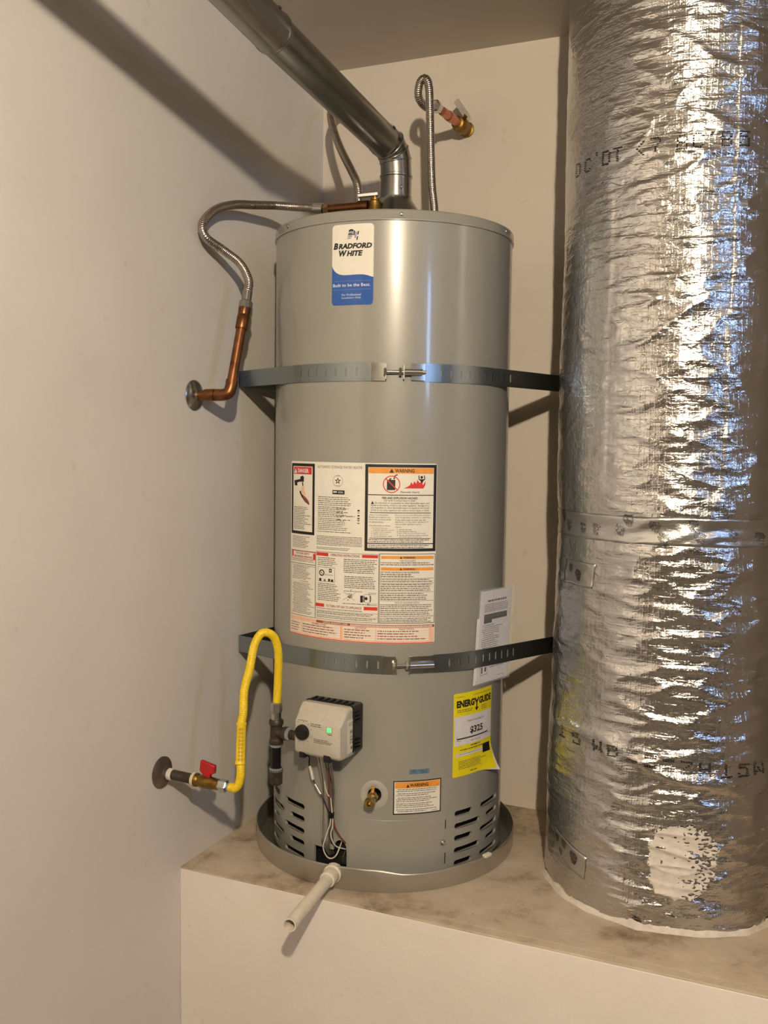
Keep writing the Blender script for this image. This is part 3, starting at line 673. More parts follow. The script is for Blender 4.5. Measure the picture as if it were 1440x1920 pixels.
pr.disc('grey_ink', 213, Zv(637), 10, .6, 22, 9.2); pr.rect('ink', 198, Zv(628), 204, Zv(643)); pr.rect('grey_ink', 205, Zv(629), 208, Zv(642)); pr.disc('ink', 211, Zv(637), 3.4); pr.rect('ink', 219, Zv(629), 221, Zv(644)); pr.lines('grey_ink', 216, 236, Zv(650), Zv(645), 2.8, 57, .2); pr.lines('grey_ink', 214, 236, Zv(626), Zv(621), 2.8, 58, .2)
pr.lines('ink', 158, 226, Zv(624.5), Zv(620), 4, 59, .1, .45)
pr.rect('red_ink', 88, Zv(611.5), 111, Zv(619)); pr.rect('red_ink', 206, Zv(611.5), 236, Zv(619)); pr.text('brown_ink', 'TO TURN OFF GAS TO APPLIANCE', 116, Zv(612.5), 201, Zv(618), bold=.02)
pr.lines('ink', 91, 210, Zv(609), Zv(607), 3.2, 60, .1, .5); pr.rect('grey_ink', 88, Zv(604), 237, Zv(604.6)); pr.lines('ink', 91, 236, Zv(602.5), Zv(596), 3.4, 61, .12, .55); pr.rect('grey_ink', 88, Zv(594.5), 237, Zv(595.1)); pr.lines('ink', 91, 236, Zv(593), Zv(586), 3.4, 62, .12, .5)
# second warning column
pr.frame('ink', 239, Zv(584), 362, Zv(736), 1.2)
for z in (724.5, 699.5):
    pr.rect('orange_ink', 243, Zv(z), 358, Zv(z + 6.5)); pr.text('ink', 'WARNING', 290, Zv(z + 1), 316, Zv(z + 5.5), bold=.03); pr.poly('ink', [(283, Zv(z + 1)), (288.5, Zv(z + 1)), (285.7, Zv(z + 5.7))], .7)
pr.text('ink', 'FOR YOUR SAFETY', 284, Zv(718.5), 318, Zv(722.5)); pr.lines('ink', 242, 359, Zv(717), Zv(709), 4.2, 71, .15, .5)
pr.text('ink', 'HOT WATER CAN PRODUCE 3RD DEGREE BURNS', 242, Zv(693.5), 326, Zv(697.5), bold=.01)
pr.lines('ink', 242, 316, Zv(691.5), Zv(684), 4.2, 73, .2, .55); pr.rect('ink', 241, Zv(682), 360, Zv(682.7))
pr.lines('ink', 242, 358, Zv(680.5), Zv(673.5), 4.1, 74, .15, .5); pr.rect('ink', 241, Zv(671.5), 360, Zv(672.2)); pr.lines('ink', 242, 358, Zv(670), Zv(655), 4.2, 75, .08, .5)
pr.rect('ink', 241, Zv(652.5), 360, Zv(653.2)); pr.lines('ink', 242, 358, Zv(650.5), Zv(636), 4.2, 76, .2, .5); pr.rect('ink', 241, Zv(633.5), 360, Zv(634.2))
pr.text('ink', 'STATE OF CALIFORNIA NOTICE', 273, Zv(627.5), 327, Zv(631.5)); pr.lines('ink', 242, 358, Zv(625.5), Zv(615), 3.9, 77, .1, .5); pr.lines('ink', 242, 358, Zv(613), Zv(603), 3.9, 78, .1, .5)
pr.text('ink', 'SUITABLE FOR WATER (POTABLE) HEATING AND SPACE HEATING', 242, Zv(597.5), 359, Zv(601.5), bold=.01); pr.lines('ink', 242, 358, Zv(596), Zv(586), 3.7, 79, .12, .5)
# diagnostic strip
for a in range(0, 12): pr.rect('pink_ink', 2 + a * 30.2, Zv(541.5), 2 + (a + 1) * 30.2 if a < 11 else 361, Zv(581.5), .45)
pr.rect('brown_ink', 90, Zv(575.2), 362, Zv(580.6), .55); pr.rect('label', 176, Zv(576.2), 357, Zv(579.6), .6); pr.lines('brown_ink', 178, 355, Zv(579), Zv(577), 3, 80, 0, .5, off=.8); pr.text('label', 'CONTROL DIAGNOSTIC CODES', 108, Zv(576), 170, Zv(579.8), bold=.02, off=.8)
for u0_, u1_ in ((4, 44), (46, 152), (160, 232), (235, 350)):
    for i in range(5): pr.rect('label', u0_, Zv(546 + i * 5.6), u1_, Zv(546 + i * 5.6 + 4.6), .55)
    pr.lines('brown_ink', u0_ + 2, u1_ - 4, Zv(567.8), Zv(546), 5.6, int(u0_), .35, .42, off=.8)
pr.text('brown_ink', 'NORMAL CODES', 77, Zv(569.8), 117, Zv(573.6), bold=.02, off=.8); pr.text('brown_ink', 'LED STATUS', 187, Zv(569.8), 212, Zv(573.6), bold=.02, off=.8); pr.text('brown_ink', 'FAULT STATUS', 284, Zv(569.8), 316, Zv(573.6), bold=.02, off=.8)
pr.rect('orange_ink', 153.5, Zv(543), 155, Zv(572), .6)
pr.rect('red_ink', 2, Zv(540), 361, Zv(541.8), .5)
pr.done(il, {'ink': 'black_print', 'grey_ink': 'pale_fine_print', 'fine_ink': 'fine_print', 'red_ink': 'red_print', 'orange_ink': 'orange_bars', 'pink_ink': 'salmon_panel', 'brown_ink': 'dark_red_print', 'white_ink': 'white_print', 'label': 'white_boxes'})

# small warning label low on the jacket
fm = cyl_map(-64.4, .1595); sw, sh = 110., 76.
sl = sheet(fm, rrect(sw, sh, 2.5), 'small_warning_label', 'label', wh, .3, label='small black bordered warning sticker')
pr = Print(fm); pr.frame('ink', 0, 0, sw, sh, 2.6)
pr.rect('orange_ink', 4, 59, 106, 72.5); pr.text('ink', 'WARNING', 37, 61.5, 79, 69.5, bold=.03); pr.poly('ink', [(29, 61), (36, 61), (32.5, 68)], .7)
z = 57
for i, nl in enumerate((2, 2, 3, 3, 2)): pr.lines('grey_ink', 7, 102, z, z - nl * 3.9 + 1.2, 3.9, 90 + i, .3, .5, indent=3); z -= nl * 3.9 + 1.6
pr.lines('grey_ink', 88, 101, 6.4, 4.6, 3, 99, 0, .5)
pr.done(sl, {'ink': 'black_print', 'grey_ink': 'pale_fine_print', 'fine_ink': 'fine_print', 'orange_ink': 'orange_bar'})
sheet(cyl_map(-57.2, .2495), rrect(46, 10.5, 2), 'shiny_sticker', 'gold_label', wh, .3, label='small shiny blue strip sticker')

# yellow energy label, lower right corner peeling off
ew, eh = 132., 190.
def eg(u, v, off):
    s_ = max(0., (u - 78) / 54) * max(0., (60 - v) / 60); s_ = s_ ** 1.5
    q = cyl_map(-35.9, .2295)(u, v, off)
    t_ = radians(-35.9) + u / 280.
    return q + Vector((cos(t_), sin(t_), 0)) * (.016 * s_) + Vector((0, 0, -.004 * s_)) + Vector((-sin(t_), cos(t_), 0)) * .004 * s_
el = sheet(eg, rrect(ew, eh, 3), 'energy_label', 'yellow_label', wh, .5, du=4., dv=5., label='bright yellow energy cost sticker, corner peeling')
sheet(lambda u, v, off: eg(u, v, off), [(100, 0), (ew + 7, -4), (ew + 5, 8), (ew, 58), (ew - 6, 40), (100, 6)], 'paper_backing', 'paper', el, .2, du=4., dv=5.)
pr = Print(eg, 4., 5.)
pr.rect('paper', 3, 71, ew - 3, 137, .8)
pr.text('ink', 'ENERG', 8, 157, 62, 173.5, bold=.055, off=.9); pr.text('ink', 'GUIDE', 78, 157, 127, 173.5, bold=.055, off=.9)
pr.line('ink', (63, 173), (69, 163), 4.2, .9); pr.line('ink', (77, 173), (70, 163), 4.2, .9); pr.line('ink', (70, 165), (70, 150), 3.8, .9); pr.poly('ink', [(63.5, 151), (76.5, 151), (70, 142.5)], .9)
pr.lines('grey_ink', 5, 30, 182, 179.5, 3, 1, 0, off=.9); pr.lines('grey_ink', 58, 126, 182, 179.5, 3, 2, 0, off=.9)
pr.lines('ink', 9, 60, 152, 144, 4, 3, .1, .45, off=.9); pr.lines('ink', 88, 110, 152, 141, 4, 4, .3, .45, off=.9)
pr.text('ink', 'Estimated Yearly Energy Cost', 41, 121, 99, 126, bold=.01, off=.9)
pr.text('ink', '$325', 49, 92, 94, 110, bold=.035, off=.9)
pr.rect('ink', 10, 84.5, 115, 87.5, .9); pr.rect('ink', 10, 87, 10.8, 93, .9); pr.rect('ink', 113, 87, 113.8, 91, .9)
pr.lines('grey_ink', 10, 20, 82, 79.6, 3, 5, 0, off=.9); pr.lines('grey_ink', 116, 127, 83, 80.4, 3, 6, 0, off=.9); pr.lines('grey_ink', 52, 86, 78.5, 75.5, 3.5, 7, 0, off=.9)
pr.lines('ink', 52, 86, 68, 64.5, 5, 8, 0, .7, off=.9); pr.lines('ink', 20, 112, 61, 58, 4.6, 9, 0, .6, off=.9)
pr.rect('paper', 7, 46, 95, 53, .8); pr.lines('grey_ink', 17, 90, 51, 49, 3, 10, 0, .5, off=.9)
pr.rect('ink', 95, 40, 124, 60, .85)
pr.lines('ink', 16, 108, 35, 14, 3.5, 12, .35, .45, off=.9); pr.lines('ink', 52, 76, 9, 6, 4, 13, 0, .6, off=.9)
pr.done(el, {'ink': 'black_print', 'grey_ink': 'pale_fine_print', 'fine_ink': 'fine_print', 'paper': 'white_panels'})

# ---- gas control valve on the jacket
ca = -95.4; n_ = pol(ca, 1, 0); t_ = pol(ca + 90, 1, 0); zz = V(0, 0, 1)
def gc(a, n, z): return t_ * (.0257 - .0 + a) + n_ * n + V(0, 0, z)
def slab(mb, sects):
    # sects: list of (n, halfwidth_left, halfwidth_right, z0, z1, corner) rounded rectangles lofted outward
    k0 = len(mb.v); m = None
    for n, a0, a1, z0, z1, r in sects:
        pts = []
        for cx, cz, s0 in ((a1 - r, z1 - r, 0), (a0 + r, z1 - r, 90), (a0 + r, z0 + r, 180), (a1 - r, z0 + r, 270)):
            pts += [(cx + r * cos(radians(s0 + 22.5 * i)), cz + r * sin(radians(s0 + 22.5 * i))) for i in range(5)]
        m = len(pts); mb.v += [tuple(gc(a, n, z)) for a, z in pts]
    for j in range(len(sects) - 1):
        for i in range(m): mb.f.append((k0 + j * m + i, k0 + j * m + (i + 1) % m, k0 + (j + 1) * m + (i + 1) % m, k0 + (j + 1) * m + i))
    mb.f += [tuple(k0 + i for i in range(m))[::-1], tuple(k0 + (len(sects) - 1) * m + i for i in range(m))]
    return mb
ZB = .300
gcv = slab(MB(), [(.308, -.062, .057, ZB, .4095, .008), (.330, -.0625, .057, ZB, .4095, .008), (.338, -.0625, .0565, ZB, .4020, .008), (.352, -.062, .055, ZB + .0, .3830, .008), (.3585, -.0610, .0535, ZB + .005, .3780, .007), (.361, -.058, .0505, ZB + .009, .3745, .006)]).build('gas_control', 'control', wh, smooth=32, label='pale grey plastic gas control box')
bp = slab(MB(), [(.272, -.056, .058, ZB + .005, .4095, .006), (.300, -.058, .060, ZB + .004, .4120, .008), (.314, -.0625, .0610, ZB + .008, .4125, .008), (.3145, -.060, .056, ZB + .012, .405, .008)]).build('back_plate', 'black', gcv)
for i in range(7): MB().box(gc(-.046 + i * .0155, .304, .4130), (.004, .022, .004), Matrix.Rotation(radians(ca + 90), 3, 'Z')).build('cooling_fin', 'black', gcv)
for z_ in (.318, .326, .334, .378, .386, .394): MB().box(gc(.0620, .302, z_), (.006, .022, .004), Matrix.Rotation(radians(ca + 90), 3, 'Z')).build('cooling_fin', 'black', gcv)
kn = MB().lathe([(.0168, 0), (.0168, .005), (.0158, .0085), (.014, .0095), (0, .0095)], gc(-.0395, .359, .3515), n_, 32).build('knob', 'black', gcv)
MB().box(gc(-.0395, .3690, .3515), (.026, .003, .004), Matrix.Rotation(radians(ca + 90), 3, 'Z')).build('grip', 'black', kn, bevel=.001)
fm = flat_map(gc(-.0611, .3612, ZB), t_, zz, n_)
ld = MB().box(gc(.028, .3612, .3655), (.0165, .0025, .0150), Matrix.Rotation(radians(ca + 90), 3, 'Z')).build('indicator_bezel', 'control', gcv, bevel=.0008)
MB().box(gc(.028, .3627, .3660), (.0088, .002, .0085), Matrix.Rotation(radians(ca + 90), 3, 'Z')).build('indicator_light', 'led', gcv, bevel=.0008)
pr = Print(fm, 50)
pr.lines('grey_ink', 42, 70, 74, 66, 4.2, 1, .1, .6, off=.4); pr.lines('grey_ink', 50, 100, 42, 33, 3.4, 2, .3, .6, off=.4)
for a in range(20, 341, 32): pr.line('grey_ink', (21.6 + 22 * cos(radians(a)), 51.5 + 22 * sin(radians(a))), (21.6 + 25 * cos(radians(a)), 51.5 + 25 * sin(radians(a))), 1.2, .4)
pr.lines('grey_ink', 10, 34, 78, 76, 3, 4, .1, .6, off=.4); pr.lines('brown_ink', 85, 96, 56.5, 54.5, 3, 3, 0, .6, off=.4)
pr.done(gcv, {'grey_ink': 'lettering', 'brown_ink': 'red_lettering'})
sc = MB().lathe([(.011, 0), (.011, .004), (.008, .0046), (.0078, .0015), (0, .0015)], gc(.044, .3345, .3975), (n_ + zz * .35).normalized(), 20).build('screw_boss', 'control', gcv)
MB().lathe([(.004, .001), (.0045, .0035), (.002, .0048), (0, .0048)], gc(.046, .3340, .3975), (n_ + zz * .35).normalized(), 12).build('screw', 'bolt', gcv)
fm = flat_map(gc(.0572, .309, ZB + .006), n_ * 1.0, zz, t_)
sheet(flat_map(gc(.0571, .310, ZB + .012), n_, zz, t_), [(0, 0), (26, 0), (26, 72), (0, 72)], 'barcode_label', 'label', gcv, .3)
pr = Print(flat_map(gc(.0573, .310, ZB + .012), n_, zz, t_), 60)
for i, w_ in enumerate((2, 1, 3, 1, 2, 1, 1, 3, 2, 1)): pr.rect('grey_ink', 5, 20 + i * 3.2, 16, 20 + i * 3.2 + w_ * .8, .4)
pr.lines('grey_ink', 3, 23, 66, 56, 3, 7, .2, .5, off=.4); pr.rect('brown_ink', 6, 7, 12, 13, .4); pr.done(gcv, {'grey_ink': 'barcode_print', 'brown_ink': 'barcode_mark'})
MB().box(gc(-.0425, .349, ZB + .001), (.0135, .022, .014), Matrix.Rotation(radians(ca + 90), 3, 'Z')).build('connector', 'black', gcv, bevel=.0012)
MB().box(gc(.0215, .3505, ZB + .002), (.0165, .022, .016), Matrix.Rotation(radians(ca + 90), 3, 'Z')).build('connector', 'black', gcv, bevel=.0012)
# tubes and wires under the control
def wire(name, mat, pts, r): return MB().tube(spline(pts, 7), r, 8).build(name, mat, wh, smooth=60)
tubeA = [(-.0184, -.330, .31), (-.0200, -.318, .285), (-.0231, -.294, .23), (-.0231, -.2905, .1994), (-.0222, -.2891, .1306), (-.024, -.282, .075), (-.0275, -.262, .0507)]
wire('gas_tube', 'alu', tubeA, .0062)
wire('pilot_tube', 'alu', [(-.0312, -.328, .31), (-.0320, -.312, .28), (-.0345, -.289, .22), (-.0355, -.2858, .1728), (-.0347, -.2859, .0906), (-.0404, -.262, .0569)], .0028)
wire('igniter_tube', 'galv', [(-.0011, -.330, .31), (-.0030, -.315, .285), (-.0075, -.291, .22), (-.0087, -.2889, .1782), (-.0120, -.2867, .1087), (-.0176, -.262, .0524)], .0042)
wire('sensor_wire', 'black', [(-.0675, -.330, .306), (-.0670, -.310, .29), (-.0655, -.2925, .2738), (-.0651, -.2929, .2549), (-.0480, -.2961, .2153), (-.0305, -.2984, .1939), (-.0174, -.2995, .1692), (-.0110, -.2998, .1568)], .0016)
MB().tube([(-.0645, -.2930, .2530), (-.0622, -.2935, .2509), (-.0550, -.2949, .2274), (-.0540, -.295, .2255)], .0036, 12).build('wire_sleeve', 'white_wire', wh)
MB().tube([(-.0490, -.2960, .2165), (-.0335, -.2981, .1965)], .0029, 12).build('wire_sleeve', 'alu', wh)
wire('white_wire', 'white_wire', [(-.0045, -.335, .302), (-.0060, -.3060, .2781), (-.0170, -.2995, .2573), (-.0227, -.2991, .2405), (-.0230, -.2991, .2224), (-.0164, -.2995, .2010), (-.0088, -.2999, .1933), (-.0062, -.2999, .1780), (-.0040, -.3000, .1603)], .0013)
wire('red_wire', 'red_wire', [(-.0085, -.335, .302), (-.0109, -.306, .2784), (-.0112, -.2998, .2267), (-.0093, -.2999, .1932), (-.0060, -.2999, .1599)], .0015)
MB().lathe([(.0055, -.006), (.0068, -.0055), (.0068, .0055), (.0055, .006)], (-.0069, -.2985, .1545), (.12, 0, 1), 16).build('wire_clip', 'iron_dark', wh)
wire('white_wire', 'white_wire', [(-.0081, -.2979, .1498), (-.0095, -.2999, .1322), (-.0182, -.3014, .1040), (-.0238, -.3031, .0800), (-.0167, -.3005, .0600), (-.0051, -.2990, .0560), (.0051, -.2960, .0640), (.0084, -.2879, .0768), (.0061, -.2700, .0857)], .0014)
wire('white_wire', 'white_wire', [(-.0032, -.2980, .1507), (-.0027, -.3000, .1289), (-.0068, -.2999, .1123), (-.0039, -.2980, .0962), (.0034, -.2900, .0808), (.0194, -.268, .0684)], .0014)
wire('red_wire', 'red_wire', [(-.0020, -.2980, .1509), (.0032, -.2980, .1269), (.0126, -.2917, .1058), (.0190, -.2842, .0931), (.0179, -.2654, .0739)], .0014)
ign = MB()
for i in range(5): ign.tube([pol(-88 + i * .9, .272, .05 + .008 * i), pol(-86.8 + i * .4, .276, .062 + .006 * (i % 3))], .0013, 6)
ign.box(pol(-87.5, .268, .045), (.012, .006, .02)); ign.build('igniter_bracket', 'bolt', wh, kind='stuff')

# ---- top fittings of the heater: draft hood, relief valve
MB().lathe([(.072, 1.490), (.0745, 1.4905), (.0745, 1.498), (.060, 1.518), (.0465, 1.538), (.0405, 1.546), (.0385, 1.552), (.0385, 1.556), (.034, 1.556)], (.002, 0, 0), (0, 0, 1), 40).build('draft_hood', 'galv', wh, smooth=40)
for k in range(4):
    a = 25 + 90 * k; p_ = pol(a, .071, 1.478); MB().box(p_ + V(.002, 0, 0), (.004, .016, .03), Matrix.Rotation(radians(a), 3, 'Z')).build('hood_leg', 'galv', wh)
rvx, rvy = -.030, -.05
rv = MB().lathe([(.012, 1.465), (.012, 1.48), (.0165, 1.482), (.0165, 1.520), (.0145, 1.524), (.0145, 1.538), (.0105, 1.541), (.0105, 1.5455), (.004, 1.546), (.004, 1.551), (0, 1.551)], (rvx, rvy, 0), (0, 0, 1), 24).build('relief_valve', 'brass_old', wh)
lv = MB().box((rvx - .016, rvy - .004, 1.5535), (.048, .014, .007), Matrix.Rotation(radians(14), 3, 'Z') @ Matrix.Rotation(radians(-4), 3, 'Y')); lv.build('test_lever', 'lever', rv, bevel=.0006)

# ------------------------------------------------------------------ exhaust vent pipe
vx = lambda s: V(-.0138 + .0399 * s - .105 * max(0, s - .6), -s, 1.676 + .0489 * s + .13 * max(0, s - .6))
vp = thing('exhaust_vent_pipe', 'shiny galvanized exhaust vent pipe rising from the heater and running overhead', 'vent pipe', (0.002, 0, 1.556))
RV = .0368
MB().lathe([(RV, 1.548), (RV, 1.600), (RV + .0022, 1.6015), (RV + .0022, 1.606), (RV, 1.6075), (RV, 1.612)], (.002, 0, 0), (0, 0, 1), 40).build('collar', 'galv', vp, smooth=40)
ep = [V(.002, 0, 1.610)] + [V(.002 - .010 * (th / 90), -.046 + .046 * cos(radians(th)), 1.6315 + .0455 * sin(radians(th))) for th in (12, 38, 64, 88)]
ep[-1] = vx(.045); names_ = 'elbow_gore'
for i in range(len(ep) - 1):
    a, b = ep[i], ep[i + 1]; d = (b - a)
    # each gore: short mitred tube
    pa = (ep[i] - ep[i - 1]).normalized() if i else V(0, 0, 1); pb = (ep[i + 2] - b).normalized() if i + 2 < len(ep) else (vx(1) - vx(0)).normalized()
    dd = d.normalized(); x_, y_ = MB().frame(dd); m = MB(); n = 40
    for end, nb in ((a, (pa + dd).normalized()), (b, (pb + dd).normalized())):
        for k in range(n):
            an = 2 * pi * k / n; q = end + (x_ * cos(an) + y_ * sin(an)) * (RV + .0008 * (i % 2)); off = (q - end).dot(nb) / dd.dot(nb); m.v.append(tuple(q - dd * off))
    for k in range(n): m.f.append((k, (k + 1) % n, n + (k + 1) % n, n + k))
    m.build('elbow_gore', 'galv', vp, smooth=60)
    nb = (pb + dd).normalized()
    # swivel bead at the joint
    xb, yb2 = MB().frame(nb); bd = MB(); prev = []
    path = []
    for k in range(41):
        an = 2 * pi * k / 40; q = (x_ * cos(an) + y_ * sin(an)) * (RV + .0006); off = q.dot(nb) / dd.dot(nb); path.append(b + q - dd * off)
    bd.tube(path, .0017, 6, caps=False).build('swivel_bead', 'galv', vp, smooth=80)
def vpipe(s0, s1, r0_, r1_):
    a, b = vx(s0), vx(s1); return MB().lathe([(r0_, 0), (r1_, (b - a).length)], a, b - a, 48)
def openpipe(name, s0, s1, r0_, r1_, extra=()):
    a, b = vx(s0), vx(s1); L = (b - a).length
    m = MB().lathe([(r0_, 0)] + [(r, h) for r, h in extra] + [(r1_, L), (r1_ - .001, L), (r0_ - .001, 0)], a, b - a, 56, close=True)
    return m.build(name, 'galv', vp, smooth=40)
openpipe('pipe_section', .045, .605, RV, RV - .0004, [(RV + .0016, .006), (RV + .0016, .012), (RV, .018)])
openpipe('pipe_section', .592, 1.10, RV + .0016, RV + .0014, [(RV + .0030, .004), (RV + .0030, .010), (RV + .0014, .015)])
openpipe('pipe_section', 1.085, 1.60, RV + .0028, RV + .0028)
MB().tube([vx(.05) + V(-.0368, 0, -.002), vx(.59) + V(-.0368, 0, -.002)], .0016, 6).build('lock_seam', 'galv', vp)
MB().tube([vx(.605) + V(-.0382, 0, -.002), vx(1.08) + V(-.0382, 0, -.002)], .0016, 6).build('lock_seam', 'galv', vp)
b = vx(1.60)
MB().tube([b, b + V(0, -.02, .002), b + V(.002, -.055, .02), b + V(.002, -.075, .055), V(b.x + .002, b.y - .078, ZC - .002)], RV + .0028, 36, caps=False).build('riser', 'galv', vp, smooth=60)
for s_, an in ((.057, 35), (.625, 40), (.06, 150)):
    q = vx(s_); dd = (vx(1) - vx(0)).normalized(); x_ = V(1, 0, 0); nn = (x_ * cos(radians(an)) + V(0, 0, 1) * sin(radians(an))).normalized()
    MB().lathe([(.0042, 0), (.0046, .0012), (.003, .003), (0, .0032)], q + nn * (RV + (.0014 if s_ > .5 else .0004)), nn, 10).build('screw', 'iron', vp)
MB().lathe([(.0036, 0), (.0042, .0012), (.003, .003), (0, .0032)], V(.002, 0, 1.573) + pol(-47, RV, 0), pol(-47, 1, 0), 10).build('screw', 'bolt', vp)

# ------------------------------------------------------------------ flexible water hoses
def nut(parent, p0, d, r, h, mat='bolt', seg=6, name='nut'):
    return MB().lathe([(r * .8, 0), (r, h * .12), (r, h * .88), (r * .8, h)], p0, d, seg).build(name, mat, parent, smooth=25)
hot = [(.0617, .1200, 1.7942), (.0420, .0870, 1.7895), (.0321, .0620, 1.8057), (.0400, .0490, 1.8325), (.0555, .0440, 1.8392), (.0660, .0425, 1.8151), (.0703, .0420, 1.7352), (.0743, .0410, 1.6477), (.0785, .0400, 1.5848), (.0847, .0400, 1.5369), (.0860, .0400, 1.500)]
hh = thing('hot_water_hose', 'corrugated steel hose looping from heater top to the copper stub on the back wall', 'hose', (.086, .04, 1.465))
corrugated(hot, .0098, .00045, .0044).build('corrugated_tube', 'hose', hh, smooth=80)
nut(hh, (.086, .04, 1.482), (0, 0, 1), .0165, .022); MB().cyl((.086, .04, 1.464), (.086, .04, 1.484), .010).build('nipple', 'brass_old', hh)
A = V(.0696, YB, 1.80); dn = (V(.0617, .120, 1.7945) - A).normalized()
nut(hh, V(.0617, .1200, 1.7945), dn, .0150, .026, 'bolt'); 
ws = thing('hot_water_valve', 'brass stop valve with copper stub and steel lever on the back wall', 'valve', A)
MB().lathe([(.020, .002), (.0195, .004), (.0125, .006), (.0125, .02)], A, dn, 24).build('wall_stub', 'brass_old', ws)
MB().lathe([(.0125, .010), (.0165, .012), (.0165, .026), (.0200, .032), (.0205, .048), (.0200, .054), (.0165, .060), (.0165, .072), (.0125, .074), (0, .074)], A, dn, 24).build('valve_body', 'brass_old', ws)
MB().lathe([(.0108, .070), (.0108, .110), (.0125, .112), (.0125, .135), (.0108, .137), (.0108, .176), (0, .176)], A, dn, 24).build('copper_stub', 'copper_bright', ws)
stm = A + dn * .043
MB().cyl(stm, V(.0865, .258, 1.8165), .006).build('stem', 'brass_old', ws)
la_, lb_ = V(.0932, .262, 1.8107), V(.0560, .262, 1.8600); ldir = (lb_ - la_).normalized()
MB().prism([(-.006, -.006), (.006, -.006), (.0075, .060), (-.0075, .060)], la_, ldir.cross(V(0, -1, 0)).normalized(), ldir, V(0, -1, 0), .003).build('lever', 'lever', ws, bevel=.0008)
cold = [(-.1085, .0300, 1.500), (-.1085, .0300, 1.5507), (-.1143, .0350, 1.6012), (-.1378, .0500, 1.6432), (-.1872, .0900, 1.7111), (-.2237, .1200, 1.7728), (-.2480, .1500, 1.8255), (-.2540, .1900, 1.8624), (-.2540, .2300, 1.8720), (-.2540, .262, 1.8720)]
ch = thing('cold_water_hose', 'corrugated steel hose climbing behind the vent pipe from the heater top', 'hose', (-.1085, .03, 1.465))
corrugated(cold, .0098, .00045, .0044).build('corrugated_tube', 'hose', ch, smooth=80)
nut(ch, (-.1085, .03, 1.482), (0, 0, 1), .0165, .022); MB().cyl((-.1085, .03, 1.464), (-.1085, .03, 1.484), .010).build('nipple', 'brass_old', ch)
nut(ch, (-.2540, .258, 1.872), (0, 1, 0), .0150, .022)
MB().cyl((-.2540, .278, 1.872), (-.2540, YB, 1.872), .0108).build('copper_stub', 'copper_bright', ch)
# relief line on the left
tpp = [(-.1780, -.0500, 1.5344), (-.2100, -.0500, 1.5400), (-.2450, -.0530, 1.5435), (-.2850, -.0750, 1.5450), (-.3060, -.1400, 1.5330), (-.3190, -.2032, 1.5203), (-.3320, -.2597, 1.4980), (-.3385, -.3021, 1.4597), (-.3300, -.3035, 1.4272), (-.3100, -.2606, 1.4045), (-.2850, -.2326, 1.3792), (-.2660, -.2264, 1.3419), (-.2620, -.2374, 1.3123), (-.2620, -.2430, 1.2940)]
rh = thing('relief_hose', 'corrugated steel relief hose looping along the left wall', 'hose', (-.262, -.243, 1.29))
corrugated(tpp, .0100, .00045, .0044).build('corrugated_tube', 'hose', rh, smooth=80)
MB().cyl((-.1650, -.05, 1.5325), (-.1900, -.05, 1.536), .0125).build('ferrule', 'bolt', rh); nut(rh, (-.148, -.05, 1.5312), (-1, 0, .08), .0140, .016, 'brass')
MB().cyl((-.2620, -.2370, 1.314), (-.2620, -.2445, 1.286), .0115).build('ferrule', 'galv', rh)
nut(rh, (-.2620, -.2432, 1.2915), (0, -.26, -1), .0155, .020, 'galv', 12, 'coupling_nut')
tpd = MB().cyl((-.046, -.05, 1.5300), (-.149, -.05, 1.5312), .0105)
cpn = tpd.build('discharge_stub', 'copper', rv)
MB().cyl((-.046, -.05, 1.530), (-.072, -.05, 1.5303), .0128).build('coupling', 'copper', rv)
F = V(XL, -.3130, 1.0757)
cp = thing('copper_discharge_pipe', 'brown aged copper pipe with elbow and chrome flange on the left wall', 'pipe', F)
MB().lathe([(.0345, .0), (.0345, .002), (.030, .006), (.018, .009), (.0125, .011), (.0125, .016)], F, (1, 0, 0), 32).build('wall_flange', 'chrome', cp)
el_ = V(-.266, -.3060, 1.0765); top_ = V(-.2620, -.2485, 1.276); dpp = (top_ - el_).normalized(); dxx = (el_ - F).normalized()
MB().cyl(F, el_ - dxx * .02, .0110).build('pipe', 'copper', cp); MB().lathe([(.0132, .028), (.0138, .030), (.0138, .052), (.0132, .054)], F, dxx, 24).build('coupling', 'copper', cp)
MB().tube(spline([el_ - dxx * .034, el_ - dxx * .018, el_ - dxx * .004 + dpp * .004, el_ + dpp * .018, el_ + dpp * .034], 6), .0135, 20).build('elbow', 'copper', cp, smooth=50)
MB().cyl(el_ + dpp * .02, top_, .0112).build('pipe', 'copper', cp); L_ = (top_ - el_).length
MB().lathe([(.0132, L_ - .052), (.0140, L_ - .050), (.0140, L_ - .020), (.0128, L_ - .018), (.0138, L_ - .012), (.0138, L_ + .002), (.010, L_ + .002)], el_, dpp, 24).build('adapter', 'copper', cp)

# ------------------------------------------------------------------ gas supply
G = V(XL, -.4387, .2423)
gs = thing('gas_supply_pipe', 'grimy iron gas stub with red handled shutoff valve on the left wall', 'gas pipe', G)
MB().lathe([(.0350, 0), (.0350, .003), (.030, .007), (.018, .010), (.0130, .011), (.0130, .018)], G, (1, 0, 0), 32).build('wall_flange', 'flange', gs)
gx = V(1, 0, -.035).normalized()
MB().cyl(G, G + gx * .092, .0112).build('iron_nipple', 'iron', gs)
MB().lathe([(.0118, .018), (.0132, .020), (.0128, .028), (.0118, .030)], G, gx, 16).build('paint_smear', 'mastic', gs)
vb = MB().lathe([(.0118, .080), (.0150, .082), (.0150, .094), (.0128, .098), (.0138, .106), (.0142, .122), (.0130, .134), (.0120, .140), (.0120, .152), (0, .152)], G, gx, 20).build('valve_body', 'brass_old', gs)
MB().lathe([(.0128, .0805), (.0158, .083), (.0155, .089), (.0130, .0915)], G, gx, 14).build('pipe_sealant', 'pipe_dope', vb)
vs_ = G + gx * .118
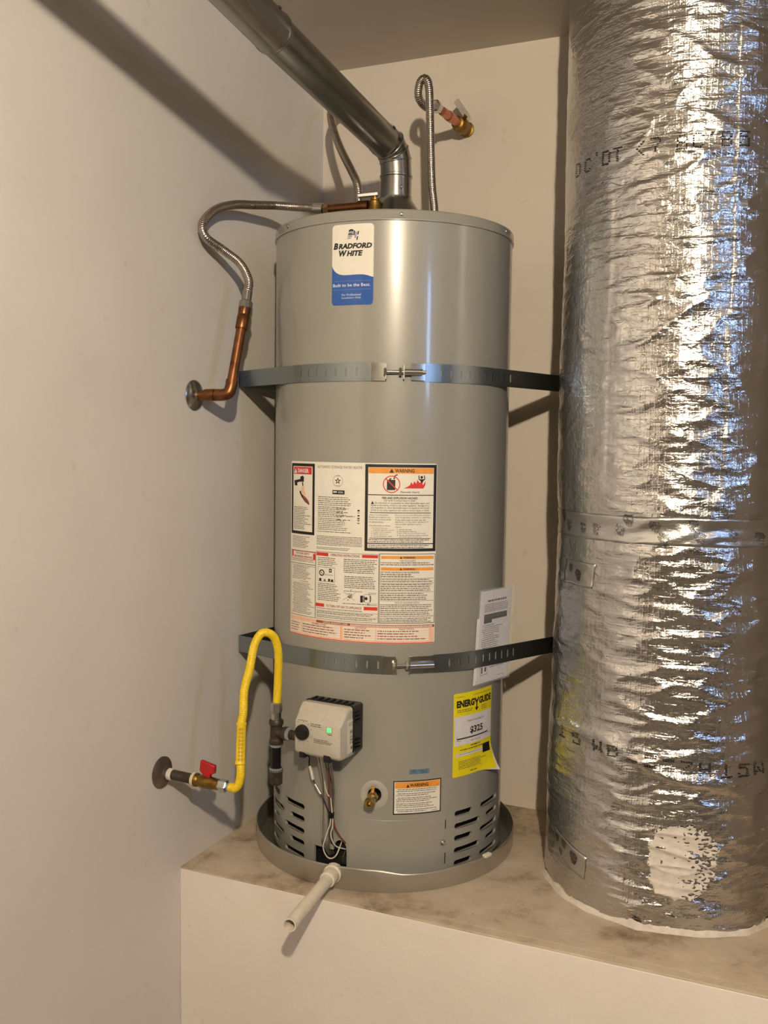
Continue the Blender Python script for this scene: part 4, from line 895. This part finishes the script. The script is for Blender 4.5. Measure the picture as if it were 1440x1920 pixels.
MB().cyl(vs_, vs_ + V(.0, 0, .020), .0055).build('stem', 'iron_dark', vb)
MB().prism([(-.014, .0), (-.003, -.008), (.008, -.008), (.010, .002), (.019, .006), (.019, .023), (-.016, .026), (-.017, .004)], vs_ + V(.002, .004, .020), V(.92, .12, -.18).normalized(), V(.05, 0, 1).normalized(), V(.1, -1, 0).normalized(), .011).build('handle', 'red', gs, bevel=.002)
nut(gs, G + gx * .148, gx, .0135, .022, 'bolt', 6, 'flare_nut'); MB().cyl(G + gx * .168, G + gx * .182, .0085).build('flare_neck', 'bolt', gs)
ge = G + gx * .176
gas = [tuple(ge), tuple(ge + gx * .012), (-.1590, -.4372, .2445), (-.1550, -.4355, .2660), (-.1575, -.4310, .2900), (-.1620, -.4220, .3300), (-.1653, -.4150, .3709), (-.1645, -.4100, .3918), (-.1681, -.4000, .4378), (-.1640, -.3850, .4828), (-.1620, -.3700, .5292), (-.1539, -.3600, .5528), (-.1437, -.3500, .5578), (-.1323, -.3350, .5455), (-.1275, -.3250, .5121), (-.1310, -.3180, .4601), (-.1345, -.3170, .3996), (-.1355, -.3170, .385)]
gh = thing('gas_connector_hose', 'bright yellow flexible gas hose arching from wall valve to iron tee', 'hose', tuple(ge))
corrugated(gas, .0092, .00022, .0040).build('corrugated_tube', 'yellow', gh, smooth=80)
tg = MB(); a_ = V(-.1583, -.4315, .2880); b_ = V(-.1655, -.4148, .3720); dd = (b_ - a_).normalized()
tg.lathe([(.0096, -.002), (.0118, 0), (.0118, .004), (.0104, .006), (.0104, (b_ - a_).length - .006), (.0114, (b_ - a_).length - .004), (.0114, (b_ - a_).length), (.0096, (b_ - a_).length + .001)], a_, dd, 20)
tgo = tg.build('warning_sleeve', 'yellow', gh)
nn = (V(.907, -2.154, .974) - a_); nn = (nn - dd * nn.dot(dd)).normalized(); tt = dd.cross(nn)
tgl = MB()
for k in range(4):
    for j in range(9): tgl.box(a_ + dd * (.010 + j * .0078) + nn * .0104 + tt * (-.0042 + .0028 * k), (.0012, .0009, .0058), Matrix((tt, nn, dd)).transposed())
tgl.build('sleeve_print', 'brass_old', tgo, kind='stuff')
T0 = V(-.1360, -.3170, 0)
nut(gh, T0 + V(0, 0, .372), (0, 0, 1), .0135, .024, 'bolt', 6, 'flare_nut')
# iron tee, drip leg and nipple into the control
tee = thing('gas_tee', 'black iron pipe tee with capped drip leg beside the gas control', 'pipe fitting', T0 + V(0, 0, .21))
MB().cyl(T0 + V(0, 0, .350), T0 + V(0, 0, .374), .0115).build('reducing_nipple', 'bolt', tee)
tb = MB().lathe([(.0150, .302), (.0158, .303), (.0158, .312), (.0135, .315), (.0135, .344), (.0160, .347), (.0160, .355), (.0150, .3565), (.0110, .3565)], T0, (0, 0, 1), 24)
bd = t_ * 1.0
tb.lathe([(.0125, 0), (.0125, .020), (.0152, .022), (.0152, .030), (.0140, .031), (.0100, .031)], T0 + V(0, 0, .329), bd, 24)
tb.build('tee_body', 'iron', tee)
MB().lathe([(.0115, .031), (.0148, .0315), (.0140, .036), (.0112, .038)], T0 + V(0, 0, .329), bd, 16).build('grey_sealant', 'grey_dope', tee)
MB().cyl(T0 + V(0, 0, .329) + bd * .028, T0 + V(0, 0, .329) + bd * .107, .0108).build('inlet_nipple', 'iron', tee)
MB().lathe([(.0132, .296), (.0142, .298), (.0138, .303), (.0125, .304)], T0, (0, 0, 1), 16).build('grey_sealant', 'grey_dope', tee)
MB().cyl(T0 + V(0, 0, .238), T0 + V(0, 0, .302), .0108).build('drip_leg', 'iron_dark', tee)
MB().lathe([(0, .2085), (.010, .2090), (.0145, .213), (.0145, .236), (.0155, .238), (.0160, .244), (.0145, .2475), (.0112, .249)], T0, (0, 0, 1), 24).build('end_cap', 'iron', tee)
MB().lathe([(.0112, .2485), (.0152, .2478), (.0158, .2445), (.0162, .242)], T0, (0, 0, 1), 16).build('cap_sealant', 'grey_dope', tee)

# ------------------------------------------------------------------ seismic straps
def arc(a0, a1, r, n=None, rf=None):
    n = n or max(2, int(abs(a1 - a0) / 2.5)); out = []
    for i in range(n + 1):
        a = a0 + (a1 - a0) * i / n; out.append(pol(a, rf(a) if rf else r, 0).xy)
    return out
def tangent(pt, r, side):
    d = pt.length; return degrees(atan2(pt.y, pt.x)) + side * degrees(acos(r / d))
def dedupe(P):
    out = [P[0]]
    for q in P[1:]:
        if (q - out[-1]).length > 1e-5: out.append(q)
    return out
def band(parent, name, plan, zmid, h, slots_s, zoff=None, mat='strap'):
    # plan: xy polyline ; slots cut through at the given path lengths
    plan = dedupe(plan)
    s = [0.]
    for a, b in zip(plan, plan[1:]): s.append(s[-1] + (b - a).length)
    cuts = set(s)
    sw_ = .0019
    holes_ = [(q - sw_, q + sw_) for q in slots_s if q > .02 and q < s[-1] - .006]
    for a, b in holes_: cuts |= {a, b}
    cs = sorted(cuts); cs2 = [cs[0]]
    for q in cs[1:]:
        if q - cs2[-1] > 2e-4 or any(abs(q - e_) < 1e-9 for hh_ in holes_ for e_ in hh_): cs2.append(q)
    def at(q):
        for i in range(len(s) - 1):
            if q <= s[i + 1] + 1e-9: return plan[i].lerp(plan[i + 1], max(0, min(1, (q - s[i]) / (s[i + 1] - s[i]))))
        return plan[-1]
    m = MB(); zl = [-h / 2, -.0085, .0085, h / 2]
    for q in cs2:
        p_ = at(q); dz = zoff(q, s[-1]) if zoff else 0
        m.v += [(p_.x, p_.y, zmid + dz + z) for z in zl]
    for i in range(len(cs2) - 1):
        mid = (cs2[i] + cs2[i + 1]) / 2; cut = any(a < mid < b for a, b in holes_)
        for j in range(3):
            if cut and j == 1: continue
            m.f.append((4 * i + j, 4 * i + 4 + j, 4 * i + 5 + j, 4 * i + 1 + j))
    me = bpy.data.meshes.new(name); me.from_pydata(m.v, [], m.f)
    bm = bmesh.new(); bm.from_mesh(me); bmesh.ops.solidify(bm, geom=bm.faces[:], thickness=.0014); bmesh.ops.recalc_face_normals(bm, faces=bm.faces); bm.to_mesh(me); bm.free()
    return link(name, me, mat, parent, 25)
def plen(plan):
    return sum((b - a).length for a, b in zip(plan, plan[1:]))
RS = .2822
def make_strap(zc, h, aL, aR, zend, label, bolt0, bolt1, slv0, slv1, plate, lower):
    st = thing('seismic_strap', label, 'strap', (0, 0, zc), 'earthquake straps around the heater')
    wl = Vector((XL + .0035, -.122)); tf = tangent(wl, RS, 1); tbk = tangent(wl, RS, -1)
    P = arc(tbk - 30, tbk, RS) + [wl + Vector((.0, .004)), wl + Vector((0, -.004))] + arc(tf, aL, RS)
    L = plen(dedupe(P)); sl_ = [L - .012 - i * .0245 for i in range(9 if not lower else 8)] + [plen(dedupe(arc(tbk - 30, tbk, RS))) + .06, plen(dedupe(arc(tbk - 30, tbk, RS))) + .09]
    la = plen(dedupe(arc(tbk - 30, tbk, RS))) + (wl - pol(tbk, RS, 0).xy).length
    zo = lambda q, T: zend * max(0, 1 - abs(q - la) / .30)
    band(st, 'left_band', P, zc, h, sl_, zo)
    wr_ = Vector((.405, YB - .0035)); rf = (lambda a: RS + .0062 * max(0, min(1, (a + 42) / 16))) if lower else (lambda a: RS)
    re = RS + (.0062 if lower else 0); tr_ = tangent(wr_, re, -1)
    P = arc(aR, tr_, RS, rf=rf) + [wr_, wr_ + Vector((.03, .001))]
    LL = plen(P); la2 = LL - .03
    zo2 = lambda q, T: zend * max(0, 1 - abs(q - la2) / .45)
    band(st, 'right_band', P, zc, h, [.016 + i * .0245 for i in range(11)], zo2)
    # tightening bolt between the two bands
    rb = .2905
    b0, b1 = pol(bolt0, rb, zc), pol(bolt1, rb, zc); d = (b1 - b0).normalized()
    bo = MB().cyl(b0, b1, .0038).build('bolt', 'bolt', st)
    nut(st, b0 - d * .002, d, .0085, .006, 'bolt', 6, 'bolt_head'); nut(st, b0.lerp(b1, .34) if not lower else b0.lerp(b1, .30), d, .0095, .006, 'bolt', 6)
    s0, s1 = pol(slv0, rb, zc), pol(slv1, rb, zc)
    MB().lathe([(.0040, 0), (.0068, 0), (.0068, (s1 - s0).length), (.0040, (s1 - s0).length)], s0, s1 - s0, 20).build('sleeve', 'bolt', st)
    pl = curved_panel('clamp_plate', 'bolt', plate[0], plate[1], zc - h / 2 + .002, zc + h / 2 - .001, RS + .001, RS + .0026, st, 4, .0004)
    curved_panel('end_loop', 'bolt', aL - 6, aL + .4, zc - h / 2 + .0005, zc + h / 2 - .0005, RS + .0009, RS + .0022, st, 4, .0004)
    curved_panel('clamp_web', 'bolt', slv0 - .3, slv0 + .2, zc - h / 2 + .004, zc + h / 2 - .004, RS, rb + .004, st, 1, .0004)
    curved_panel('clamp_web', 'bolt', aL + .2, aL + .7, zc - h / 2 + .004, zc + h / 2 - .004, RS, rb + .004, st, 1, .0004)
    q = MB().box((wr_.x + .02, YB - .004, zc + zend), (.05, .004, h)).build('wall_plate', 'strap', st)
    return st
make_strap(1.124, .039, -70.4, -53.7, 0., 'upper zinc strap with bolt clamp around the heater above the instruction label', -70.5, -53.0, -62.4, -54.6, (-59.2, -53.0), False)
make_strap(.4935, .040, -64.4, -47.2, -.022, 'lower zinc strap with bolt clamp around the heater, beneath the instruction label', -65.4, -47.4, -58.2, -47.6, (-58.4, -46.8), True)

# ------------------------------------------------------------------ instruction booklet tucked behind the lower strap
bk = thing('instruction_booklet', 'folded white instruction booklet in a clear bag tucked behind the lower strap', 'booklet', (.28, 0, .43))
re = RS + .0020; wr_ = Vector((.405, YB - .0035)); tr_ = tangent(wr_, RS + .0062, -1)
def bkpos(s, z, off):
    # s: metres along the strap line from the booklet's left edge, curved then straight
    a0 = tr_ - 3.2; l0 = radians(3.2) * re; s = s + (z - .64) * .07
    if s < l0: q = pol(a0 + degrees(s / re), re + off, 0)
    else:
        d = (wr_ - pol(tr_, RS + .0062, 0).xy).normalized(); q = pol(tr_, re + off, 0) + V(d.x, d.y, 0) * (s - l0)
    return V(q.x, q.y, z)
def bkmap(s0, z0): return lambda u, v, off: bkpos(s0 + u / 1000, z0 + v / 1000 + .0, off / 1000)
def slabsheet(name, mat, w, h, s0, z0, o0, o1, skew=0, parent=bk):
    m = MB(); n = 10
    for i in range(n + 1):
        for (v, o) in ((0, o0), (h, o0), (h, o1), (0, o1)):
            m.v.append(tuple(bkpos(s0 + w * i / n, z0 + v, o)))
    for i in range(n):
        for j in range(4): m.f.append((4 * i + j, 4 * i + (j + 1) % 4, 4 * i + 4 + (j + 1) % 4, 4 * i + 4 + j))
    m.f += [(3, 2, 1, 0), (4 * n, 4 * n + 1, 4 * n + 2, 4 * n + 3)]
    return m.build(name, mat, parent, smooth=30)
slabsheet('back_page', 'paper', .120, .150, -.006, .4325, -.0008, .0004)
bp_ = slabsheet('front_page', 'paper', .120, .209, 0, .434, .0006, .0022)
pr = Print(bkmap(0, .434), 8)
pr.lines('ink', 26, 100, 187.5, 183, 5.5, 14, 0, .9, off=2.4)
pr.lines('grey_ink', 14, 112, 178, 160, 3.8, 1, .08, .5, off=2.4); pr.rect('ink', 15, 142, 106, 155.5, 2.4); pr.rect('ink', 15, 135, 46, 142, 2.4); pr.lines('grey_ink', 20, 102, 152, 146, 3.2, 4, .1, .35, off=2.6)
pr.lines('grey_ink', 10, 100, 131, 72, 4.6, 2, .5, .42, off=2.4, indent=6); pr.lines('grey_ink', 46, 108, 38, 30, 5, 3, .1, .4, off=2.4)
pr.frame('grey_ink', 12, 18, 40, 40, 1.2, 2.4); pr.rect('ink', 16, 22, 21, 36, 2.4); pr.rect('ink', 28, 25, 35, 35, 2.4); pr.lines('grey_ink', 80, 104, 10, 8, 3, 6, 0, .5, off=2.4)
pr.done(bp_, {'ink': 'black_print', 'grey_ink': 'pale_fine_print', 'fine_ink': 'fine_print'})
slabsheet('clear_bag', 'bag', .134, .216, -.003, .4300, -.0013, .0030)

# ------------------------------------------------------------------ foil wrapped duct
DX, DY, DR = .663, .0486, .2570
dk = thing('insulated_duct', 'large round duct wrapped in crinkled silver foil standing on the platform', 'duct', (DX, DY, 0))
def ridged(x, y, z=0): return 1 - abs(noise.noise(Vector((x, y, z))))
def sm(a, b, x):
    t = max(0., min(1., (x - a) / (b - a))); return t * t * (3 - 2 * t)
def foil_r(az, z):
    a = radians(az); cx, cy = cos(a) * 1.0, sin(a) * 1.0
    u = a * DR
    big = noise.noise(Vector((cx * 1.3, cy * 1.3, z * 2.2))) * .0045 + noise.noise(Vector((cx * 3, cy * 3, z * 7 + 3))) * .0022
    low = 1 - sm(.55, 1.15, z)
    cre = max(0, ridged(u * 9, z * 32, 1.7) - .62) / .38; cre2 = max(0, ridged(u * 7 + z * 9, z * 21 - u * 4, 5.1) - .70) / .30
    left = sm(-128, -100, az) if az < 0 else 1
    fold = (cre ** 2 * (.0016 + .0026 * low) + cre2 ** 2 * .0034) * (.35 + .65 * left)
    fine = noise.noise(Vector((u * 60, z * 120, 2))) * .0006 + noise.noise(Vector((u * 26, z * 60, 9))) * .0010 * left
    base = .0045 * sm(.42, .33, z) + .003 * sm(.12, .02, z)
    # creased seam running diagonally round the foot, tape tie above it
    zl = .375 - .062 * sm(-120, -70, az)
    base += .0065 * math.exp(-((z - zl) / .012) ** 2) * sm(-165, -130, az) * sm(-30, -60, az)
    base -= .0045 * math.exp(-((z - .805) / .030) ** 2)
    # overlapped vertical edge of the wrap
    wz = az + 3.0 * noise.noise(Vector((0, 0, z * 4))) + 1.6 * noise.noise(Vector((0, 5, z * 17)))
    step = .0016 * sm(-65.0, -63.0, wz) * sm(-20, -50, az) * sm(.75, 1.0, z) - .0016 * sm(-118, -115.5, wz) * sm(.80, .95, z) * sm(1.55, 1.45, z) if az < 0 else 0
    pill = .0030 * max(0, noise.noise(Vector((cx * 4, cy * 4, z * 5 + 7)))) * (1 - left * .5)
    return DR + big + fold + fine + base + step + pill
def dpos(az, z, off=0):
    r = foil_r(az, z) + off; a = radians(az); return (DX + r * cos(a), DY + r * sin(a), z)
AZ = []
a = -180.
while a < 180 - 1e-6:
    AZ.append(a); a += .75 if -175 < a < 10 else 3.0
ZS = [i * ZC / 400 for i in range(401)]
m = MB(); uvs = []
for z in ZS:
    for a in AZ: m.v.append(dpos(a, min(z, ZC - .0005) + .0005)); uvs.append((radians(a) * DR, z))
n = len(AZ)
for j in range(len(ZS) - 1):
    for i in range(n - 1): m.f.append((j * n + i, j * n + i + 1, (j + 1) * n + i + 1, (j + 1) * n + i))
    m.f.append((j * n + n - 1, j * n, (j + 1) * n, (j + 1) * n + n - 1))
m.build('foil_jacket', 'foil', dk, smooth=180, uv=uvs)
def patch(name, mat, a0, a1, z0, z1, off, parent=dk, nz=None, zf=None, label=None, sh=0.):
    m = MB(); uv = []; na = max(3, int(abs(a1 - a0) / 1.5)); nz = nz or max(3, int((z1 - z0) / .005))
    for j in range(nz + 1):
        for i in range(na + 1):
            a = a0 + (a1 - a0) * i / na; z = z0 + (z1 - z0) * j / nz + (zf(a) if zf else 0); a += sh * (z - z0)
            # tape bridges the small creases: use a smoothed radius
            r = max(foil_r(a, z), foil_r(a - 1.2, z), foil_r(a + 1.2, z), foil_r(a, z + .004), foil_r(a, z - .004)) + off; t = radians(a)
            m.v.append((DX + r * cos(t), DY + r * sin(t), z)); uv.append((t * DR, z))
    for j in range(nz):
        for i in range(na): k = j * (na + 1) + i; m.f.append((k, k + 1, k + na + 2, k + na + 1))
    o = m.build(name, mat, parent, smooth=180, uv=uv, label=label); md = o.modifiers.new('thickness', 'SOLIDIFY'); md.thickness = .0004; md.offset = 1
    return o
tapeband = patch('tape_band', 'tape', -172, -20, .780, .834, .0008, label='printed foil tape wrapped round the duct')
sq1 = patch('tape_patch', 'tape', -146, -122, .678, .730, .0008, sh=30.)
sq2 = patch('tape_patch', 'tape', -146, -120, .088, .137, .0010, sh=20., zf=lambda a: -.0010 * (a + 146))
def dmap(az0, z0, lift=.0013):
    def f(u, v, off):
        az = az0 + degrees(u / 1000 / DR); z = z0 + v / 1000
        r = max(foil_r(az, z), foil_r(az - 1.2, z), foil_r(az + 1.2, z), foil_r(az, z + .004), foil_r(az, z - .004)); t = radians(az); r += lift
        return Vector((DX + r * cos(t), DY + r * sin(t), z))
    return f
def logo(pr, u, v, k=1., seed=0):
    # slanted block of tiny text lines tapering to a point
    c, s_ = cos(radians(-58)), sin(radians(-58)); R_ = random.Random(seed)
    for i in range(8):
        l = (27 - abs(i - 2.5) * 4.0) * k; y = (i - 3.5) * 2.35 * k
        x = -l / 2
        while x < l / 2 - .5:
            w = min(R_.choice((1.5, 2.5, 4., 6.)) * k, l / 2 - x)
            pr.line('ink', (u + x * c - y * s_, v + x * s_ + y * c), (u + (x + w) * c - y * s_, v + (x + w) * s_ + y * c), 1.35 * k, 0); x += w + .7 * k
pr = Print(dmap(-172, .780), 6)
for i, (az, v) in enumerate(((-149, 44), (-143, 24), (-130, 22), (-121, 24), (-108, 26), (-104, 46), (-92, 36), (-88, 14), (-76, 42), (-73, 18), (-58, 22), (-45, 18), (-36, 38))): logo(pr, radians(az + 172) * DR * 1000, v, 1.12, i)
pr.done(tapeband, {'ink': 'tape_print'})
pr = Print(dmap(-146, .682, .0014), 6); logo(pr, 30, 32, .8, 3); logo(pr, 62, 20, 1.1, 4); pr.done(sq1, {'ink': 'tape_print'})
pr = Print(dmap(-146, .075, .0018), 6); logo(pr, 20, 42, .8, 6); logo(pr, 50, 40, .9, 7); logo(pr, 84, 24, 1.15, 8); logo(pr, 36, 18, .7, 9); pr.done(sq2, {'ink': 'tape_print'})
# dot-matrix print on the foil
G5 = {'O': '01110 10001 10001 10001 10001 10001 01110', 'C': '01110 10001 10000 10000 10000 10001 01110', 'T': '11111 00100 00100 00100 00100 00100 00100', "'": '00100 00100 00000 00000 00000 00000 00000', '<': '00010 00100 01000 10000 01000 00100 00010', '7': '11110 00001 00001 00010 00100 00100 00100', '8': '01110 10001 10001 01110 10001 10001 11111', 'D': '11110 10001 10001 10001 10001 10001 11110', 'E': '11111 10000 10000 11110 10000 10000 11111', '5': '11111 10000 11110 00001 00001 10001 11111', 'H': '10001 10001 10001 11111 10001 10001 10001', 'W': '10001 10001 10001 10101 10101 11011 10001', '=': '11111 11111 00000 00000 00000 11111 11111', 'Z': '11111 00001 00010 00100 01000 10000 11111', 'I': '00100 00100 00100 00100 00100 00100 11111', 'B': '11110 10001 10001 11110 10001 10001 11110', ' ': '00000 00000 00000 00000 00000 00000 00000'}
def dots(pr, ch, u, v, w, h):
    for r, row in enumerate(G5[ch].split()):
        for c, b in enumerate(row):
            if b == '1': pr.rect('ink', u + c * w / 5, v + (6 - r) * h / 7, u + c * w / 5 + w / 5 * .80, v + (6 - r) * h / 7 + h / 7 * .62, 0)
pr = Print(dmap(-146, 1.532, .0009), 6, 6)
for ch_, az, dv_ in (('D', -143, 0), ('C', -135, 0), ("'", -129, 6), ('D', -123, 2), ('T', -117, 3), ('<', -105.5, 4), ('7', -99.5, 8), ('8', -88.5, 6), ('C', -82, 8), ("'", -76.5, 9), ('B', -70.5, 9), ('5', -63, 10)):
    dots(pr, ch_, radians(az + 146) * DR * 1000, dv_, 21, 29)
pr.done(dk, {'ink': 'dot_print'})
pr = Print(dmap(-146, .325, .0009), 6)
for ch_, az, dv_ in (('I', -142, 20), ('5', -131, 18), ('W', -118, 18), ('B', -110, 17), ('=', -101, 14), ('=', -93, 10), ('=', -85.5, 6), ('Z', -78, 3), ('H', -70, 1), ('I', -60.5, -2), ('5', -52, -2), ('W', -44, -1)):
    dots(pr, ch_, radians(az + 146) * DR * 1000, dv_, 23, 25)
pr.done(dk, {'ink': 'dot_print'})
# mastic smear and white bead round the foot
m = MB(); idx = {}; nu, nv = 96, 110
def mk(i, j):
    az = -94 + 38 * i / nu; z = .055 + .180 * j / nv; return az, z
def keep(i, j):
    az, z = mk(i + .5, j + .5); du = (az + 75.5) / 15.2; dz = (z - .146) / .078
    if az > -72: dz *= 1.0 + .28 * sm(-72, -60, az) ; dz -= .15 * sm(-72, -60, az)
    d = (abs(du) ** 3.2 + abs(dz) ** 3.2) ** (1 / 3.2)
    hole = noise.noise(Vector((az * .55, z * 210, 3))) * .9 + noise.noise(Vector((az * .2, z * 60, 8))) * .5
    th = .18 + 1.2 * (1 - sm(-78, -66, az)) + .5 * (1 - sm(.11, .20, z)) * (1 - sm(-84, -74, az))
    return d + noise.noise(Vector((az * .35, z * 55, 1))) * .12 + noise.noise(Vector((az * 1.5, z * 240, 4))) * .06 < .95 and hole < th * .36
for j in range(nv):
    for i in range(nu):
        if not keep(i, j): continue
        q = []
        for a_, b_ in ((i, j), (i + 1, j), (i + 1, j + 1), (i, j + 1)):
            if (a_, b_) not in idx:
                az, z = mk(a_, b_); idx[a_, b_] = len(m.v); m.v.append(dpos(az, z, .0014 + .0006 * noise.noise(Vector((az, z * 200, 0)))))
            q.append(idx[a_, b_])
        m.f.append(tuple(q))
me = bpy.data.meshes.new('mastic_smear'); me.from_pydata(m.v, [], m.f); o = link('mastic_smear', me, 'mastic', dk, 60); md = o.modifiers.new('thickness', 'SOLIDIFY'); md.thickness = .001; md.offset = 1
o['label'] = 'dried white mastic smear'
m = MB(); pf = 10; n = 240
for i in range(n):
    a = -180 + 360 * i / n; w = .0085 + .004 * noise.noise(Vector((cos(radians(a)) * 6, sin(radians(a)) * 6, 0))); hgt = .010 + .009 * max(0, noise.noise(Vector((cos(radians(a)) * 4, sin(radians(a)) * 4, 5)))) + .003 * noise.noise(Vector((cos(radians(a)) * 22, sin(radians(a)) * 22, 5)))
    r = foil_r(a, .008) - .003
    for (dr, dz) in ((0, .0003), (w, .0003), (w * .85, hgt * .35), (w * .45, hgt * .8), (.003, hgt * 1.2)): m.v.append((DX + (r + dr) * cos(radians(a)), DY + (r + dr) * sin(radians(a)), dz))
for i in range(n):
    for j in range(4): b = (i + 1) % n; m.f.append((i * 5 + j, b * 5 + j, b * 5 + j + 1, i * 5 + j + 1))
m.build('mastic_bead', 'mastic', dk, smooth=60)
bpy.context.view_layer.update()
